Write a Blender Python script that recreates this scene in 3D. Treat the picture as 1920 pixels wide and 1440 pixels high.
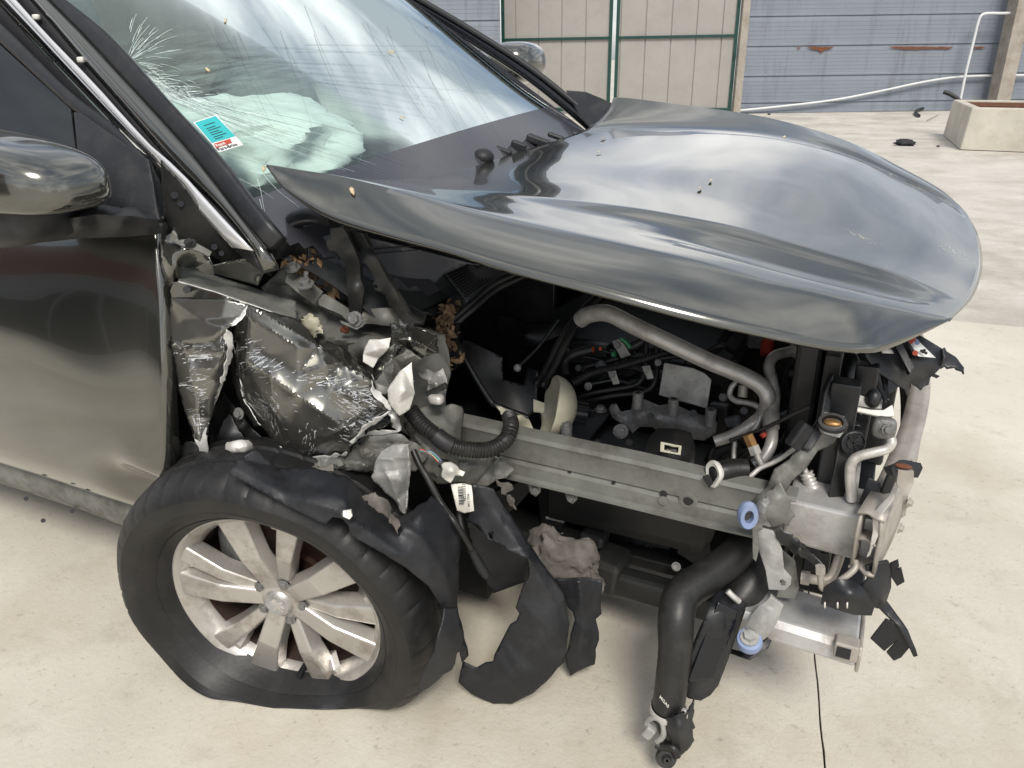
import bpy, bmesh, math, random
import numpy as np
from mathutils import Vector, Matrix, noise
from mathutils.geometry import delaunay_2d_cdt
from mathutils.bvhtree import BVHTree
random.seed(7)
for o in list(bpy.data.objects): bpy.data.objects.remove(o)
SC = bpy.context.scene; COL = SC.collection
R = math.radians
# ------------------------------------------------------------------ camera
CAM = Vector((1.0476, -1.8765, 1.3316)); YAW, PITCH, ROLL, FPX = 2.02493, 0.40237, -0.01395, 1446.0
fw = Vector((math.cos(YAW)*math.cos(PITCH), math.sin(YAW)*math.cos(PITCH), -math.sin(PITCH)))
r0 = Vector((math.sin(YAW), -math.cos(YAW), 0)); u0 = r0.cross(fw)
rt = r0*math.cos(ROLL)+u0*math.sin(ROLL); up = u0*math.cos(ROLL)-r0*math.sin(ROLL)
cd = bpy.data.cameras.new('camera'); cam = bpy.data.objects.new('camera', cd); COL.objects.link(cam)
cd.sensor_width = 36; cd.lens = FPX/1920*36; cd.clip_start = .02; cd.clip_end = 500
cam.matrix_world = Matrix(((rt.x,up.x,-fw.x,CAM.x),(rt.y,up.y,-fw.y,CAM.y),(rt.z,up.z,-fw.z,CAM.z),(0,0,0,1)))
SC.camera = cam
# ------------------------------------------------------------------ world
SUN_EL, SUN_AZ = R(49), R(-58)          # azimuth ccw from +X
w = bpy.data.worlds.new('World'); SC.world = w; w.use_nodes = True
nt = w.node_tree; nt.nodes.clear(); N = nt.nodes.new; L = nt.links.new
out = N('ShaderNodeOutputWorld'); bg = N('ShaderNodeBackground'); sky = N('ShaderNodeTexSky')
sky.sky_type = 'NISHITA'; sky.sun_disc = False; sky.sun_elevation = SUN_EL; sky.sun_rotation = math.pi/2-SUN_AZ
sky.dust_density = 2.0
tc = N('ShaderNodeTexCoord'); mp = N('ShaderNodeMapping'); mp.inputs['Scale'].default_value = (1,1,2.6)
nz = N('ShaderNodeTexNoise'); nz.inputs['Scale'].default_value = 1.9; nz.inputs['Detail'].default_value = 8; nz.inputs['Roughness'].default_value = .58
cr = N('ShaderNodeValToRGB'); cr.color_ramp.elements[0].position = .33; cr.color_ramp.elements[1].position = .58
nz2 = N('ShaderNodeTexNoise'); nz2.inputs['Scale'].default_value = 3.3; nz2.inputs['Detail'].default_value = 6
cr2 = N('ShaderNodeValToRGB'); cr2.color_ramp.elements[0].position = .38; cr2.color_ramp.elements[1].position = .64
cr2.color_ramp.elements[0].color = (3.9,4.2,4.6,1); cr2.color_ramp.elements[1].color = (10.2,10.1,10.0,1)
mx = N('ShaderNodeMixRGB')
L(tc.outputs['Generated'], mp.inputs['Vector']); L(mp.outputs[0], nz.inputs['Vector']); L(mp.outputs[0], nz2.inputs['Vector'])
L(nz.outputs['Fac'], cr.inputs['Fac']); L(nz2.outputs['Fac'], cr2.inputs['Fac'])
L(cr.outputs['Color'], mx.inputs['Fac']); L(sky.outputs[0], mx.inputs['Color1']); L(cr2.outputs['Color'], mx.inputs['Color2'])
L(mx.outputs[0], bg.inputs['Color']); bg.inputs['Strength'].default_value = .105; L(bg.outputs[0], out.inputs[0])
sl = bpy.data.lights.new('sun', 'SUN'); sl.energy = 2.4; sl.angle = R(18); sl.color = (1,.95,.87)
so = bpy.data.objects.new('sun', sl); COL.objects.link(so)
sd = Vector((math.cos(SUN_EL)*math.cos(SUN_AZ), math.cos(SUN_EL)*math.sin(SUN_AZ), math.sin(SUN_EL)))
so.rotation_euler = sd.to_track_quat('Z', 'Y').to_euler(); so.location = sd*20
SC.view_settings.view_transform = 'Standard'; SC.view_settings.look = 'None'; SC.view_settings.gamma = 1
SC.view_settings.exposure = 0.36; SC.view_settings.use_curve_mapping = False
# ------------------------------------------------------------------ measuring
def ray(u, v): return (fw+rt*((u-960)/FPX)-up*((v-720)/FPX)).normalized()
def at(u, v, y=None, x=None, z=None):        # where the sight line meets a plane of the car
    d = ray(u, v); k, val = (1, y) if y is not None else (0, x) if x is not None else (2, z)
    return CAM+d*((val-CAM[k])/d[k])
def atp(u, v, P, n):
    d = ray(u, v); return CAM+d*((P-CAM).dot(n)/d.dot(n))
def Q(pts): return [at(a[0], a[1], y=a[2]) for a in pts]
# ------------------------------------------------------------------ materials
MATS = {}
def mat(name, col, rough=.5, metal=0., var=.15, vs=6., coat=0., bump=0., bs=60., col2=None, dirt=None, dirt_amt=.5, ds=4., spec=.5, coat_r=.03):
    m = bpy.data.materials.new(name); m.use_nodes = True; t = m.node_tree; b = t.nodes['Principled BSDF']
    N = t.nodes.new; L = t.links.new
    b.inputs['Roughness'].default_value = rough; b.inputs['Metallic'].default_value = metal
    b.inputs['Specular IOR Level'].default_value = spec
    if coat: b.inputs['Coat Weight'].default_value = coat; b.inputs['Coat Roughness'].default_value = coat_r
    tc = N('ShaderNodeTexCoord'); n1 = N('ShaderNodeTexNoise'); n1.inputs['Scale'].default_value = vs; n1.inputs['Detail'].default_value = 8; n1.inputs['Roughness'].default_value = .65
    L(tc.outputs['Object'], n1.inputs['Vector'])
    r = N('ShaderNodeValToRGB'); r.color_ramp.elements[0].position = .3; r.color_ramp.elements[1].position = .7
    c2 = col2 or tuple(min(1, c*(1+var)) for c in col); c1 = tuple(c*(1-var) for c in col) if not col2 else col
    r.color_ramp.elements[0].color = (*c1, 1); r.color_ramp.elements[1].color = (*c2, 1)
    L(n1.outputs['Fac'], r.inputs['Fac']); src = r.outputs['Color']
    if dirt:
        n2 = N('ShaderNodeTexNoise'); n2.inputs['Scale'].default_value = ds; n2.inputs['Detail'].default_value = 10; n2.inputs['Roughness'].default_value = .7
        L(tc.outputs['Object'], n2.inputs['Vector'])
        r2 = N('ShaderNodeValToRGB'); r2.color_ramp.elements[0].position = .48; r2.color_ramp.elements[1].position = .72
        r2.color_ramp.elements[0].color = (0,0,0,1); r2.color_ramp.elements[1].color = (dirt_amt,)*3+(1,)
        L(n2.outputs['Fac'], r2.inputs['Fac']); mxx = N('ShaderNodeMixRGB'); L(r2.outputs[0], mxx.inputs['Fac']); L(src, mxx.inputs['Color1']); mxx.inputs['Color2'].default_value = (*dirt, 1)
        src = mxx.outputs[0]
        mr = N('ShaderNodeMath'); mr.operation = 'MULTIPLY_ADD'; L(r2.outputs[0], mr.inputs[0]); mr.inputs[1].default_value = .35; mr.inputs[2].default_value = rough; mr.use_clamp = True
        L(mr.outputs[0], b.inputs['Roughness'])
    L(src, b.inputs['Base Color'])
    if bump:
        n3 = N('ShaderNodeTexNoise'); n3.inputs['Scale'].default_value = bs; n3.inputs['Detail'].default_value = 5
        L(tc.outputs['Object'], n3.inputs['Vector']); bp = N('ShaderNodeBump'); bp.inputs['Strength'].default_value = bump; bp.inputs['Distance'].default_value = .004
        L(n3.outputs['Fac'], bp.inputs['Height']); L(bp.outputs[0], b.inputs['Normal'])
    MATS[name] = m; return m
mat('paint', (.132,.133,.119), .15, .85, .03, 3, coat=1., coat_r=.02, dirt=(.3,.28,.24), dirt_amt=.07, ds=9)
mat('inner_paint', (.165,.168,.152), .5, .1, .25, 9, dirt=(.07,.062,.05), dirt_amt=.9, ds=11, bump=.12, bs=60)
mat('dark_inner', (.020,.021,.021), .45, .2, .3, 8, dirt=(.06,.055,.047), dirt_amt=.4, ds=10)
mat('grey_plastic', (.10,.104,.112), .45, 0, .2, 12)
mat('black_plastic', (.010,.011,.013), .40, 0, .3, 9, dirt=(.06,.06,.06), dirt_amt=.35, ds=14, bump=.06, bs=200)
mat('liner_plastic', (.009,.010,.013), .5, 0, .3, 8, dirt=(.07,.07,.072), dirt_amt=.3, ds=10, bump=.15, bs=120)
mat('black_gloss', (.008,.009,.012), .12, 0, .2, 8)
mat('seal', (.012,.012,.014), .55, 0, .2, 20)
mat('rubber', (.009,.009,.0095), .5, 0, .3, 7, dirt=(.05,.047,.043), dirt_amt=.35, ds=13, bump=.12, bs=120)
mat('hose_rubber', (.012,.012,.012), .45, 0, .3, 12, dirt=(.065,.06,.055), dirt_amt=.35, ds=16, bump=.12, bs=120)
mat('alloy', (.53,.51,.48), .34, .7, .12, 8, coat=.2, dirt=(.17,.125,.085), dirt_amt=.85, ds=12)
mat('aluminium', (.60,.58,.55), .36, .4, .18, 20, dirt=(.18,.16,.135), dirt_amt=.8, ds=14)
mat('cast_alu', (.24,.24,.235), .55, .6, .25, 30, dirt=(.12,.115,.11), dirt_amt=.6, ds=16, bump=.6, bs=160)
mat('pale_alu', (.50,.50,.495), .45, .45, .12, 15, dirt=(.27,.23,.18), dirt_amt=.85, ds=13)
mat('rusty_alu', (.40,.37,.33), .5, .35, .2, 14, dirt=(.20,.165,.13), dirt_amt=.6, ds=12)
mat('chrome', (.78,.78,.79), .16, 1., .05, 20)
mat('torn_metal', (.60,.60,.58), .45, .3, .2, 60)
mat('rust', (.16,.055,.025), .8, .1, .4, 30)
mat('rotor', (.085,.06,.05), .5, .6, .3, 10, dirt=(.14,.05,.025), dirt_amt=.8, ds=6)
mat('white_plastic', (.66,.65,.61), .35, 0, .08, 8, dirt=(.35,.31,.25), dirt_amt=.5, ds=14)
mat('cream_plastic', (.50,.48,.37), .4, 0, .1, 12, dirt=(.25,.22,.15), dirt_amt=.6, ds=18)
mat('grey_plate', (.36,.36,.345), .55, .2, .2, 30, dirt=(.12,.11,.10), dirt_amt=.6, ds=22)
mat('cloth_white', (.78,.80,.77), .8, 0, .05, 9, bump=.3, bs=14)
mat('cloth_grey', (.30,.31,.31), .85, 0, .1, 20)
mat('insulation', (.13,.118,.105), .9, 0, .4, 22, dirt=(.05,.045,.04), dirt_amt=.8, ds=12, bump=.8, bs=60)
mat('dash', (.03,.032,.035), .6, 0, .2, 20)
mat('blue_plastic', (.20,.26,.42), .4, 0, .15, 20, dirt=(.4,.4,.42), dirt_amt=.4, ds=30)
mat('orange_plastic', (.75,.12,.02), .4, 0, .1, 10)
mat('brass', (.42,.24,.10), .45, .7, .2, 20)
mat('green_plastic', (.03,.20,.09), .4, 0, .2, 10)
mat('red_plastic', (.45,.05,.03), .4, 0, .2, 10)
mat('dead_leaf', (.30,.21,.12), .8, 0, .4, 60, col2=(.13,.07,.035))
mat('petal', (.55,.45,.28), .8, 0, .3, 80)
mat('paper', (.72,.70,.64), .6, 0, .06, 20, dirt=(.45,.41,.34), dirt_amt=.4, ds=20)
mat('ink', (.02,.02,.02), .7, 0, .1, 20)
mat('sticker_teal', (.03,.42,.44), .5, 0, .06, 20)
mat('sticker_red', (.42,.06,.03), .5, 0, .05, 20)
mat('sticker_white', (.80,.80,.78), .5, 0, .03, 20)
mat('gate_panel', (.34,.325,.30), .55, .1, .05, 1.2, dirt=(.25,.235,.21), dirt_amt=.4, ds=2.5)
mat('gate_green', (.012,.055,.045), .4, .1, .2, 6)
mat('concrete_post', (.33,.30,.26), .85, 0, .2, 4, dirt=(.2,.14,.09), dirt_amt=.6, ds=5, bump=.5, bs=18)
mat('planter_concrete', (.50,.47,.40), .85, 0, .12, 2.5, dirt=(.34,.30,.22), dirt_amt=.7, ds=2.2, bump=.4, bs=20)
mat('soil', (.04,.03,.022), .95, 0, .4, 12, bump=1, bs=20)
mat('pvc', (.62,.63,.64), .4, 0, .06, 3)
mat('hose_black', (.012,.012,.013), .5, 0, .2, 6)
mat('stone', (.02,.02,.022), .7, 0, .3, 20)
mat('bird', (.7,.66,.55), .8, 0, .2, 40)
mat('warehouse_clad', (.20,.21,.23), .5, .1, .12, .6)
mat('warehouse_dark', (.012,.013,.014), .6, 0, .3, .6)
mat('warehouse_red', (.13,.035,.028), .6, 0, .15, .6)
M = MATS

def scratched_paint():
    m = M['paint'].copy(); m.name = 'scratched_paint'; t = m.node_tree; b = t.nodes['Principled BSDF']; N = t.nodes.new; L = t.links.new
    tc = N('ShaderNodeTexCoord'); masks = []
    for (rot, sc, th, ms, mth) in (((0,R(28),0), (14,14,150), .62, 9, .53), ((0,R(-52),0), (12,12,170), .64, 11, .56), ((R(10),R(75),0), (18,18,140), .66, 8, .57)):
        mp = N('ShaderNodeMapping'); mp.inputs['Rotation'].default_value = rot; mp.inputs['Scale'].default_value = sc
        n = N('ShaderNodeTexNoise'); n.inputs['Scale'].default_value = 1; n.inputs['Detail'].default_value = 3; n.inputs['Distortion'].default_value = .6
        L(tc.outputs['Object'], mp.inputs[0]); L(mp.outputs[0], n.inputs['Vector'])
        r = N('ShaderNodeValToRGB'); r.color_ramp.elements[0].position = th; r.color_ramp.elements[1].position = th+.03; L(n.outputs['Fac'], r.inputs[0])
        n2 = N('ShaderNodeTexNoise'); n2.inputs['Scale'].default_value = ms; n2.inputs['Detail'].default_value = 3; L(tc.outputs['Object'], n2.inputs['Vector'])
        r2 = N('ShaderNodeValToRGB'); r2.color_ramp.elements[0].position = mth; r2.color_ramp.elements[1].position = mth+.06; L(n2.outputs['Fac'], r2.inputs[0])
        mu = N('ShaderNodeMath'); mu.operation = 'MULTIPLY'; L(r.outputs[0], mu.inputs[0]); L(r2.outputs[0], mu.inputs[1]); masks.append(mu.outputs[0])
    a = N('ShaderNodeMath'); a.operation = 'MAXIMUM'; L(masks[0], a.inputs[0]); L(masks[1], a.inputs[1])
    a2 = N('ShaderNodeMath'); a2.operation = 'MAXIMUM'; L(a.outputs[0], a2.inputs[0]); L(masks[2], a2.inputs[1])
    old = b.inputs['Base Color'].links[0].from_socket
    mx = N('ShaderNodeMixRGB'); L(a2.outputs[0], mx.inputs[0]); L(old, mx.inputs[1]); mx.inputs[2].default_value = (.62,.64,.66,1); L(mx.outputs[0], b.inputs['Base Color'])
    for nm, v0, v1 in (('Coat Weight', 1, 0), ('Metallic', .85, .1), ('Roughness', .2, .7)):
        mr = N('ShaderNodeMapRange'); L(a2.outputs[0], mr.inputs[0]); mr.inputs[3].default_value = v0; mr.inputs[4].default_value = v1
        L(mr.outputs[0], b.inputs[nm])
    M['scratched_paint'] = m
scratched_paint()
mat('scuffed_paint', (.20,.198,.18), .28, .85, .06, 6, coat=.5, coat_r=.12, dirt=(.3,.29,.27), dirt_amt=.25, ds=26)
def rcre(x0, y0, x1, y1, n, h, seed, w=9):
    rd = random.Random(seed); o = []
    for k in range(n):
        p = [rd.uniform(x0, x1), rd.uniform(y0, y1)]; a = rd.uniform(0, 6.28); L_ = [tuple(p)]
        for q in range(3): p = [p[0]+math.cos(a)*(x1-x0)*.22, p[1]+math.sin(a)*(y1-y0)*.22]; a += rd.uniform(-.6, .6); L_.append(tuple(p))
        o.append((L_, h*rd.uniform(.5, 1)*rd.choice((-1, 1)), w*rd.uniform(.7, 1.3)))
    return o

def ground_mat(name, base, base2, stain, rough_scale, coarse):
    m = bpy.data.materials.new(name); m.use_nodes = True; t = m.node_tree; b = t.nodes['Principled BSDF']; N = t.nodes.new; L = t.links.new
    b.inputs['Roughness'].default_value = .8; b.inputs['Specular IOR Level'].default_value = .3
    tc = N('ShaderNodeTexCoord')
    def noi(s, d=8, ro=.6, sc=(1,1,1)):
        mp = N('ShaderNodeMapping'); mp.inputs['Scale'].default_value = sc; L(tc.outputs['Object'], mp.inputs[0])
        n = N('ShaderNodeTexNoise'); n.inputs['Scale'].default_value = s; n.inputs['Detail'].default_value = d; n.inputs['Roughness'].default_value = ro; L(mp.outputs[0], n.inputs['Vector']); return n.outputs['Fac']
    def ramp(f, p0, p1, c0, c1):
        r = N('ShaderNodeValToRGB'); r.color_ramp.elements[0].position = p0; r.color_ramp.elements[1].position = p1
        r.color_ramp.elements[0].color = (*c0,1); r.color_ramp.elements[1].color = (*c1,1); L(f, r.inputs[0]); return r.outputs[0]
    def mix(f, a, c, mode='MIX'):
        x = N('ShaderNodeMixRGB'); x.blend_type = mode; L(f, x.inputs[0]); L(a, x.inputs[1])
        if isinstance(c, tuple): x.inputs[2].default_value = (*c,1)
        else: L(c, x.inputs[2])
        return x.outputs[0]
    c = ramp(noi(1.3), .35, .68, base, base2)
    c = mix(ramp(noi(.8, 6, .7), .48, .64, (0,)*3, (.8,)*3), c, stain)
    c = mix(ramp(noi(6*coarse, 8, .75), .55, .75, (0,)*3, (.40,)*3), c, tuple(k*.62 for k in stain))
    c = mix(ramp(noi(70, 4, .7), .60, .74, (0,)*3, (.42,)*3), c, tuple(k*.38 for k in stain))
    c = mix(ramp(noi(26, 3, .6), .66, .74, (0,)*3, (.35,)*3), c, tuple(k*.42 for k in stain))
    L(c, b.inputs['Base Color'])
    bp = N('ShaderNodeBump'); bp.inputs['Strength'].default_value = .35*coarse; bp.inputs['Distance'].default_value = .006
    L(noi(rough_scale, 6, .7), bp.inputs['Height']); L(bp.outputs[0], b.inputs['Normal']); M[name] = m
ground_mat('slab', (.545,.51,.435), (.645,.608,.525), (.48,.43,.34), 60, 1)
ground_mat('old_concrete', (.47,.44,.39), (.60,.57,.51), (.36,.325,.27), 34, 2)

def wall_mat():
    m = mat('cladding', (.215,.24,.28), .5, .1, .08, .8); t = m.node_tree; b = t.nodes['Principled BSDF']; N = t.nodes.new; L = t.links.new
    tc = N('ShaderNodeTexCoord'); mp = N('ShaderNodeMapping'); mp.inputs['Scale'].default_value = (3.2,3.2,.35); L(tc.outputs['Object'], mp.inputs[0])
    n = N('ShaderNodeTexNoise'); n.inputs['Scale'].default_value = 1.4; n.inputs['Detail'].default_value = 7; n.inputs['Roughness'].default_value = .7; L(mp.outputs[0], n.inputs['Vector'])
    r = N('ShaderNodeValToRGB'); r.color_ramp.elements[0].position = .52; r.color_ramp.elements[1].position = .72
    r.color_ramp.elements[0].color = (0,)*3+(1,); r.color_ramp.elements[1].color = (.85,)*3+(1,); L(n.outputs[0], r.inputs[0])
    old = b.inputs['Base Color'].links[0].from_socket; x = N('ShaderNodeMixRGB'); L(r.outputs[0], x.inputs[0]); L(old, x.inputs[1]); x.inputs[2].default_value = (.14,.148,.155,1)
    L(x.outputs[0], b.inputs['Base Color'])
wall_mat()

def glass_mat():
    m = bpy.data.materials.new('windshield_glass'); m.use_nodes = True; t = m.node_tree; t.nodes.clear(); N = t.nodes.new; L = t.links.new
    o = N('ShaderNodeOutputMaterial'); tr = N('ShaderNodeBsdfTransparent'); tr.inputs[0].default_value = (.79,.90,.87,1)
    gl = N('ShaderNodeBsdfGlossy'); gl.inputs['Roughness'].default_value = .02; gl.inputs[0].default_value = (.80,.88,.87,1)
    lw = N('ShaderNodeLayerWeight'); lw.inputs[0].default_value = .13
    uv = N('ShaderNodeUVMap'); sx = N('ShaderNodeSeparateXYZ'); L(uv.outputs[0], sx.inputs[0])
    # crazed haze round the impact
    vd = N('ShaderNodeVectorMath'); vd.operation = 'SUBTRACT'; L(uv.outputs[0], vd.inputs[0]); vd.inputs[1].default_value = (.02,.62,0)
    vm = N('ShaderNodeMapping'); vm.inputs['Scale'].default_value = (1.0,2.6,1); vm.inputs['Rotation'].default_value = (0,0,R(22)); L(vd.outputs[0], vm.inputs[0])
    ln = N('ShaderNodeVectorMath'); ln.operation = 'LENGTH'; L(vm.outputs[0], ln.inputs[0])
    hz = N('ShaderNodeMapRange'); L(ln.outputs['Value'], hz.inputs[0]); hz.inputs[1].default_value = 0; hz.inputs[2].default_value = .62; hz.inputs[3].default_value = .45; hz.inputs[4].default_value = .03
    ns = N('ShaderNodeTexNoise'); ns.inputs['Scale'].default_value = 26; ns.inputs['Detail'].default_value = 8; ns.inputs['Roughness'].default_value = .75; mpn = N('ShaderNodeMapping'); mpn.inputs['Scale'].default_value = (.35,2.2,1); mpn.inputs['Rotation'].default_value = (0,0,R(20)); L(uv.outputs[0], mpn.inputs[0]); L(mpn.outputs[0], ns.inputs['Vector'])
    rn = N('ShaderNodeValToRGB'); rn.color_ramp.elements[0].position = .42; rn.color_ramp.elements[1].position = .66; L(ns.outputs[0], rn.inputs[0])
    hm = N('ShaderNodeMath'); hm.operation = 'MULTIPLY'; L(hz.outputs[0], hm.inputs[0]); L(rn.outputs[0], hm.inputs[1])
    df = N('ShaderNodeBsdfDiffuse'); df.inputs[0].default_value = (.36,.48,.45,1)
    m1 = N('ShaderNodeMixShader'); L(lw.outputs['Fresnel'], m1.inputs[0]); L(tr.outputs[0], m1.inputs[1]); L(gl.outputs[0], m1.inputs[2])
    m2 = N('ShaderNodeMixShader'); L(hm.outputs[0], m2.inputs[0]); L(m1.outputs[0], m2.inputs[1]); L(df.outputs[0], m2.inputs[2])
    # black printed border, base lifted to blue grey to imitate reflected sky
    fr = N('ShaderNodeBsdfPrincipled'); fr.inputs['Base Color'].default_value = (.045,.046,.055,1); fr.inputs['Roughness'].default_value = .10; fr.inputs['Specular IOR Level'].default_value = .9
    b0 = N('ShaderNodeMath'); b0.operation = 'MULTIPLY_ADD'; L(sx.outputs[0], b0.inputs[0]); b0.inputs[1].default_value = .04; b0.inputs[2].default_value = FRIT0
    lt = N('ShaderNodeMath'); lt.operation = 'LESS_THAN'; L(sx.outputs[1], lt.inputs[0]); L(b0.outputs[0], lt.inputs[1])
    gt = N('ShaderNodeMath'); gt.operation = 'GREATER_THAN'; L(sx.outputs[0], gt.inputs[0]); gt.inputs[1].default_value = .975
    mxm = N('ShaderNodeMath'); mxm.operation = 'MAXIMUM'; L(lt.outputs[0], mxm.inputs[0]); L(gt.outputs[0], mxm.inputs[1])
    m3 = N('ShaderNodeMixShader'); L(mxm.outputs[0], m3.inputs[0]); L(m2.outputs[0], m3.inputs[1]); L(fr.outputs[0], m3.inputs[2])
    L(m3.outputs[0], o.inputs[0]); M['glass'] = m
FRIT0 = .13
glass_mat()
mat('side_glass', (.012,.013,.013), .03, 0, .1, 3, spec=.6)
# ------------------------------------------------------------------ mesh helpers
def link(name, me, m=None, parent=None):
    o = bpy.data.objects.new(name, me); COL.objects.link(o)
    if me is not None and m:
        for k in (m if isinstance(m, (list, tuple)) else [m]): me.materials.append(M[k] if isinstance(k, str) else k)
    if parent is not None:
        o.parent = parent; o.matrix_parent_inverse = parent.matrix_world.inverted() if parent.type != 'EMPTY' else Matrix.Translation(parent.location).inverted()
    return o
def tag(o, label=None, cat=None, group=None, kind=None):
    if label: o['label'] = label
    if cat: o['category'] = cat
    if group: o['group'] = group
    if kind: o['kind'] = kind
    return o
def empty(name, loc, parent=None):
    o = bpy.data.objects.new(name, None); COL.objects.link(o); o.location = loc; o.empty_display_size = .1
    if parent is not None: o.parent = parent; o.location = Vector(loc)-parent.location
    return o
def sub_empty(name, loc, parent):            # part that only gathers sub-parts
    o = bpy.data.objects.new(name, None); COL.objects.link(o); o.parent = parent; o.matrix_parent_inverse = Matrix.Translation(parent.location).inverted(); return o
def finish(o, smooth=True, ang=35, solid=0, bevel=0, sub=0, off=0, rim=None, bseg=2):
    me = o.data
    if smooth:
        for p in me.polygons: p.use_smooth = True
        try: me.set_sharp_from_angle(angle=R(ang))
        except Exception: pass
    if sub: md = o.modifiers.new('sub', 'SUBSURF'); md.levels = md.render_levels = sub
    if solid:
        md = o.modifiers.new('solid', 'SOLIDIFY'); md.thickness = solid; md.offset = off
        if rim is not None: md.material_offset_rim = rim
    if bevel: md = o.modifiers.new('bevel', 'BEVEL'); md.width = bevel; md.segments = bseg; md.limit_method = 'ANGLE'; md.angle_limit = R(40)
    return o
def mesh(name, v, f, m, parent=None, **k):
    me = bpy.data.meshes.new(name); me.from_pydata([tuple(a) for a in v], [], f); me.update()
    return finish(link(name, me, m, parent), **k)
def cr_(p0, p1, p2, p3, t): return .5*((2*p1)+(p2-p0)*t+(2*p0-5*p1+4*p2-p3)*t*t+(3*p1-p0-3*p2+p3)*t**3)
def spline(pts, n):                          # n samples per span
    P = [Vector(p) for p in pts]; o = []
    for i in range(len(P)-1):
        a = P[i-1] if i else P[0]*2-P[1]; d = P[i+2] if i+2 < len(P) else P[-1]*2-P[-2]
        for k in range(n): o.append(cr_(a, P[i], P[i+1], d, k/n))
    o.append(P[-1].copy()); return o
def resample(pts, n):
    P = [Vector(p) for p in pts]; d = [0]
    for i in range(1, len(P)): d.append(d[-1]+(P[i]-P[i-1]).length)
    o = []; j = 0
    for k in range(n):
        s = d[-1]*k/(n-1)
        while j < len(P)-2 and d[j+1] < s: j += 1
        t = (s-d[j])/max(1e-9, d[j+1]-d[j]); o.append(P[j].lerp(P[j+1], min(1, t)))
    return o
def grid(name, rows, m, parent=None, nu=4, nv=4, f=None, uv=False, **k):
    rows = [spline(r, nu) for r in rows]; cols = [spline([r[i] for r in rows], nv) for i in range(len(rows[0]))]
    a, b = len(cols), len(cols[0]); v = [cols[i][j] for i in range(a) for j in range(b)]
    if f: v = [f(p, (n//b)/(a-1), (n % b)/(b-1)) for n, p in enumerate(v)]
    fc = [(i*b+j, i*b+j+1, (i+1)*b+j+1, (i+1)*b+j) for i in range(a-1) for j in range(b-1)]
    o = mesh(name, v, fc, m, parent, **k)
    return o
def tube(name, pts, r, m, parent=None, seg=12, res=6, rib=0, ribp=.006, cap=True, hollow=0, **k):
    P = spline(pts, res); 
    if rib:
        Ltot = sum((P[i+1]-P[i]).length for i in range(len(P)-1)); P = resample(P, int(Ltot/ribp*4)+2)
    n = len(P); v = []; f = []
    rs = r if isinstance(r, (list, tuple)) else [r]*2
    nn = None
    for i, p in enumerate(P):
        t = (P[min(i+1, n-1)]-P[max(i-1, 0)]).normalized()
        if nn is None: nn = t.orthogonal().normalized()
        nn = (nn-t*nn.dot(t)).normalized(); b = t.cross(nn)
        s = i/(n-1)*(len(rs)-1); q = min(int(s), len(rs)-2); rr = rs[q]+(rs[q+1]-rs[q])*(s-q)
        if rib: rr += rib*(1 if (i % 4) in (0, 1) else -1)
        for a in range(seg):
            an = 2*math.pi*a/seg; v.append(p+nn*(rr*math.cos(an))+b*(rr*math.sin(an)))
    for i in range(n-1):
        for a in range(seg): f.append((i*seg+a, i*seg+(a+1) % seg, (i+1)*seg+(a+1) % seg, (i+1)*seg+a))
    if cap and not hollow: f.append(tuple(range(seg))[::-1]); f.append(tuple((n-1)*seg+a for a in range(seg)))
    if hollow: k['solid'] = hollow; k['off'] = -1
    return mesh(name, v, f, m, parent, ang=50, **k)
def tubeq(name, pts, r, m, parent=None, **k): return tube(name, Q(pts), r, m, parent, **k)
def box(name, c, s, m, parent=None, rot=None, bevel=.004, **k):
    v = []; rot = rot or Matrix.Identity(3)
    for x in (-.5,.5):
        for y in (-.5,.5):
            for z in (-.5,.5): v.append(Vector(c)+rot@Vector((x*s[0], y*s[1], z*s[2])))
    f = [(0,1,3,2),(4,6,7,5),(0,4,5,1),(2,3,7,6),(0,2,6,4),(1,5,7,3)]
    return mesh(name, v, f, m, parent, bevel=bevel, smooth=False, **k)
def beam(name, p0, p1, wd, ht, m, parent=None, upv=(0,0,1), bevel=.004, **k):
    p0, p1 = Vector(p0), Vector(p1); x = (p1-p0).normalized(); y = Vector(upv).cross(x).normalized(); z = x.cross(y)
    rot = Matrix((x, y, z)).transposed()
    return box(name, (p0+p1)/2, ((p1-p0).length, wd, ht), m, parent, rot, bevel, **k)
def cyl(name, p0, p1, rr, m, parent=None, r1=None, seg=20, bevel=0, **k):
    p0, p1 = Vector(p0), Vector(p1); t = (p1-p0).normalized(); a = t.orthogonal().normalized(); b = t.cross(a); r1 = rr if r1 is None else r1
    v = [p0+a*(rr*math.cos(2*math.pi*i/seg))+b*(rr*math.sin(2*math.pi*i/seg)) for i in range(seg)]+[p1+a*(r1*math.cos(2*math.pi*i/seg))+b*(r1*math.sin(2*math.pi*i/seg)) for i in range(seg)]
    f = [(i, (i+1) % seg, seg+(i+1) % seg, seg+i) for i in range(seg)]+[tuple(range(seg))[::-1], tuple(range(seg, 2*seg))]
    return mesh(name, v, f, m, parent, bevel=bevel, **k)
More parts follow.
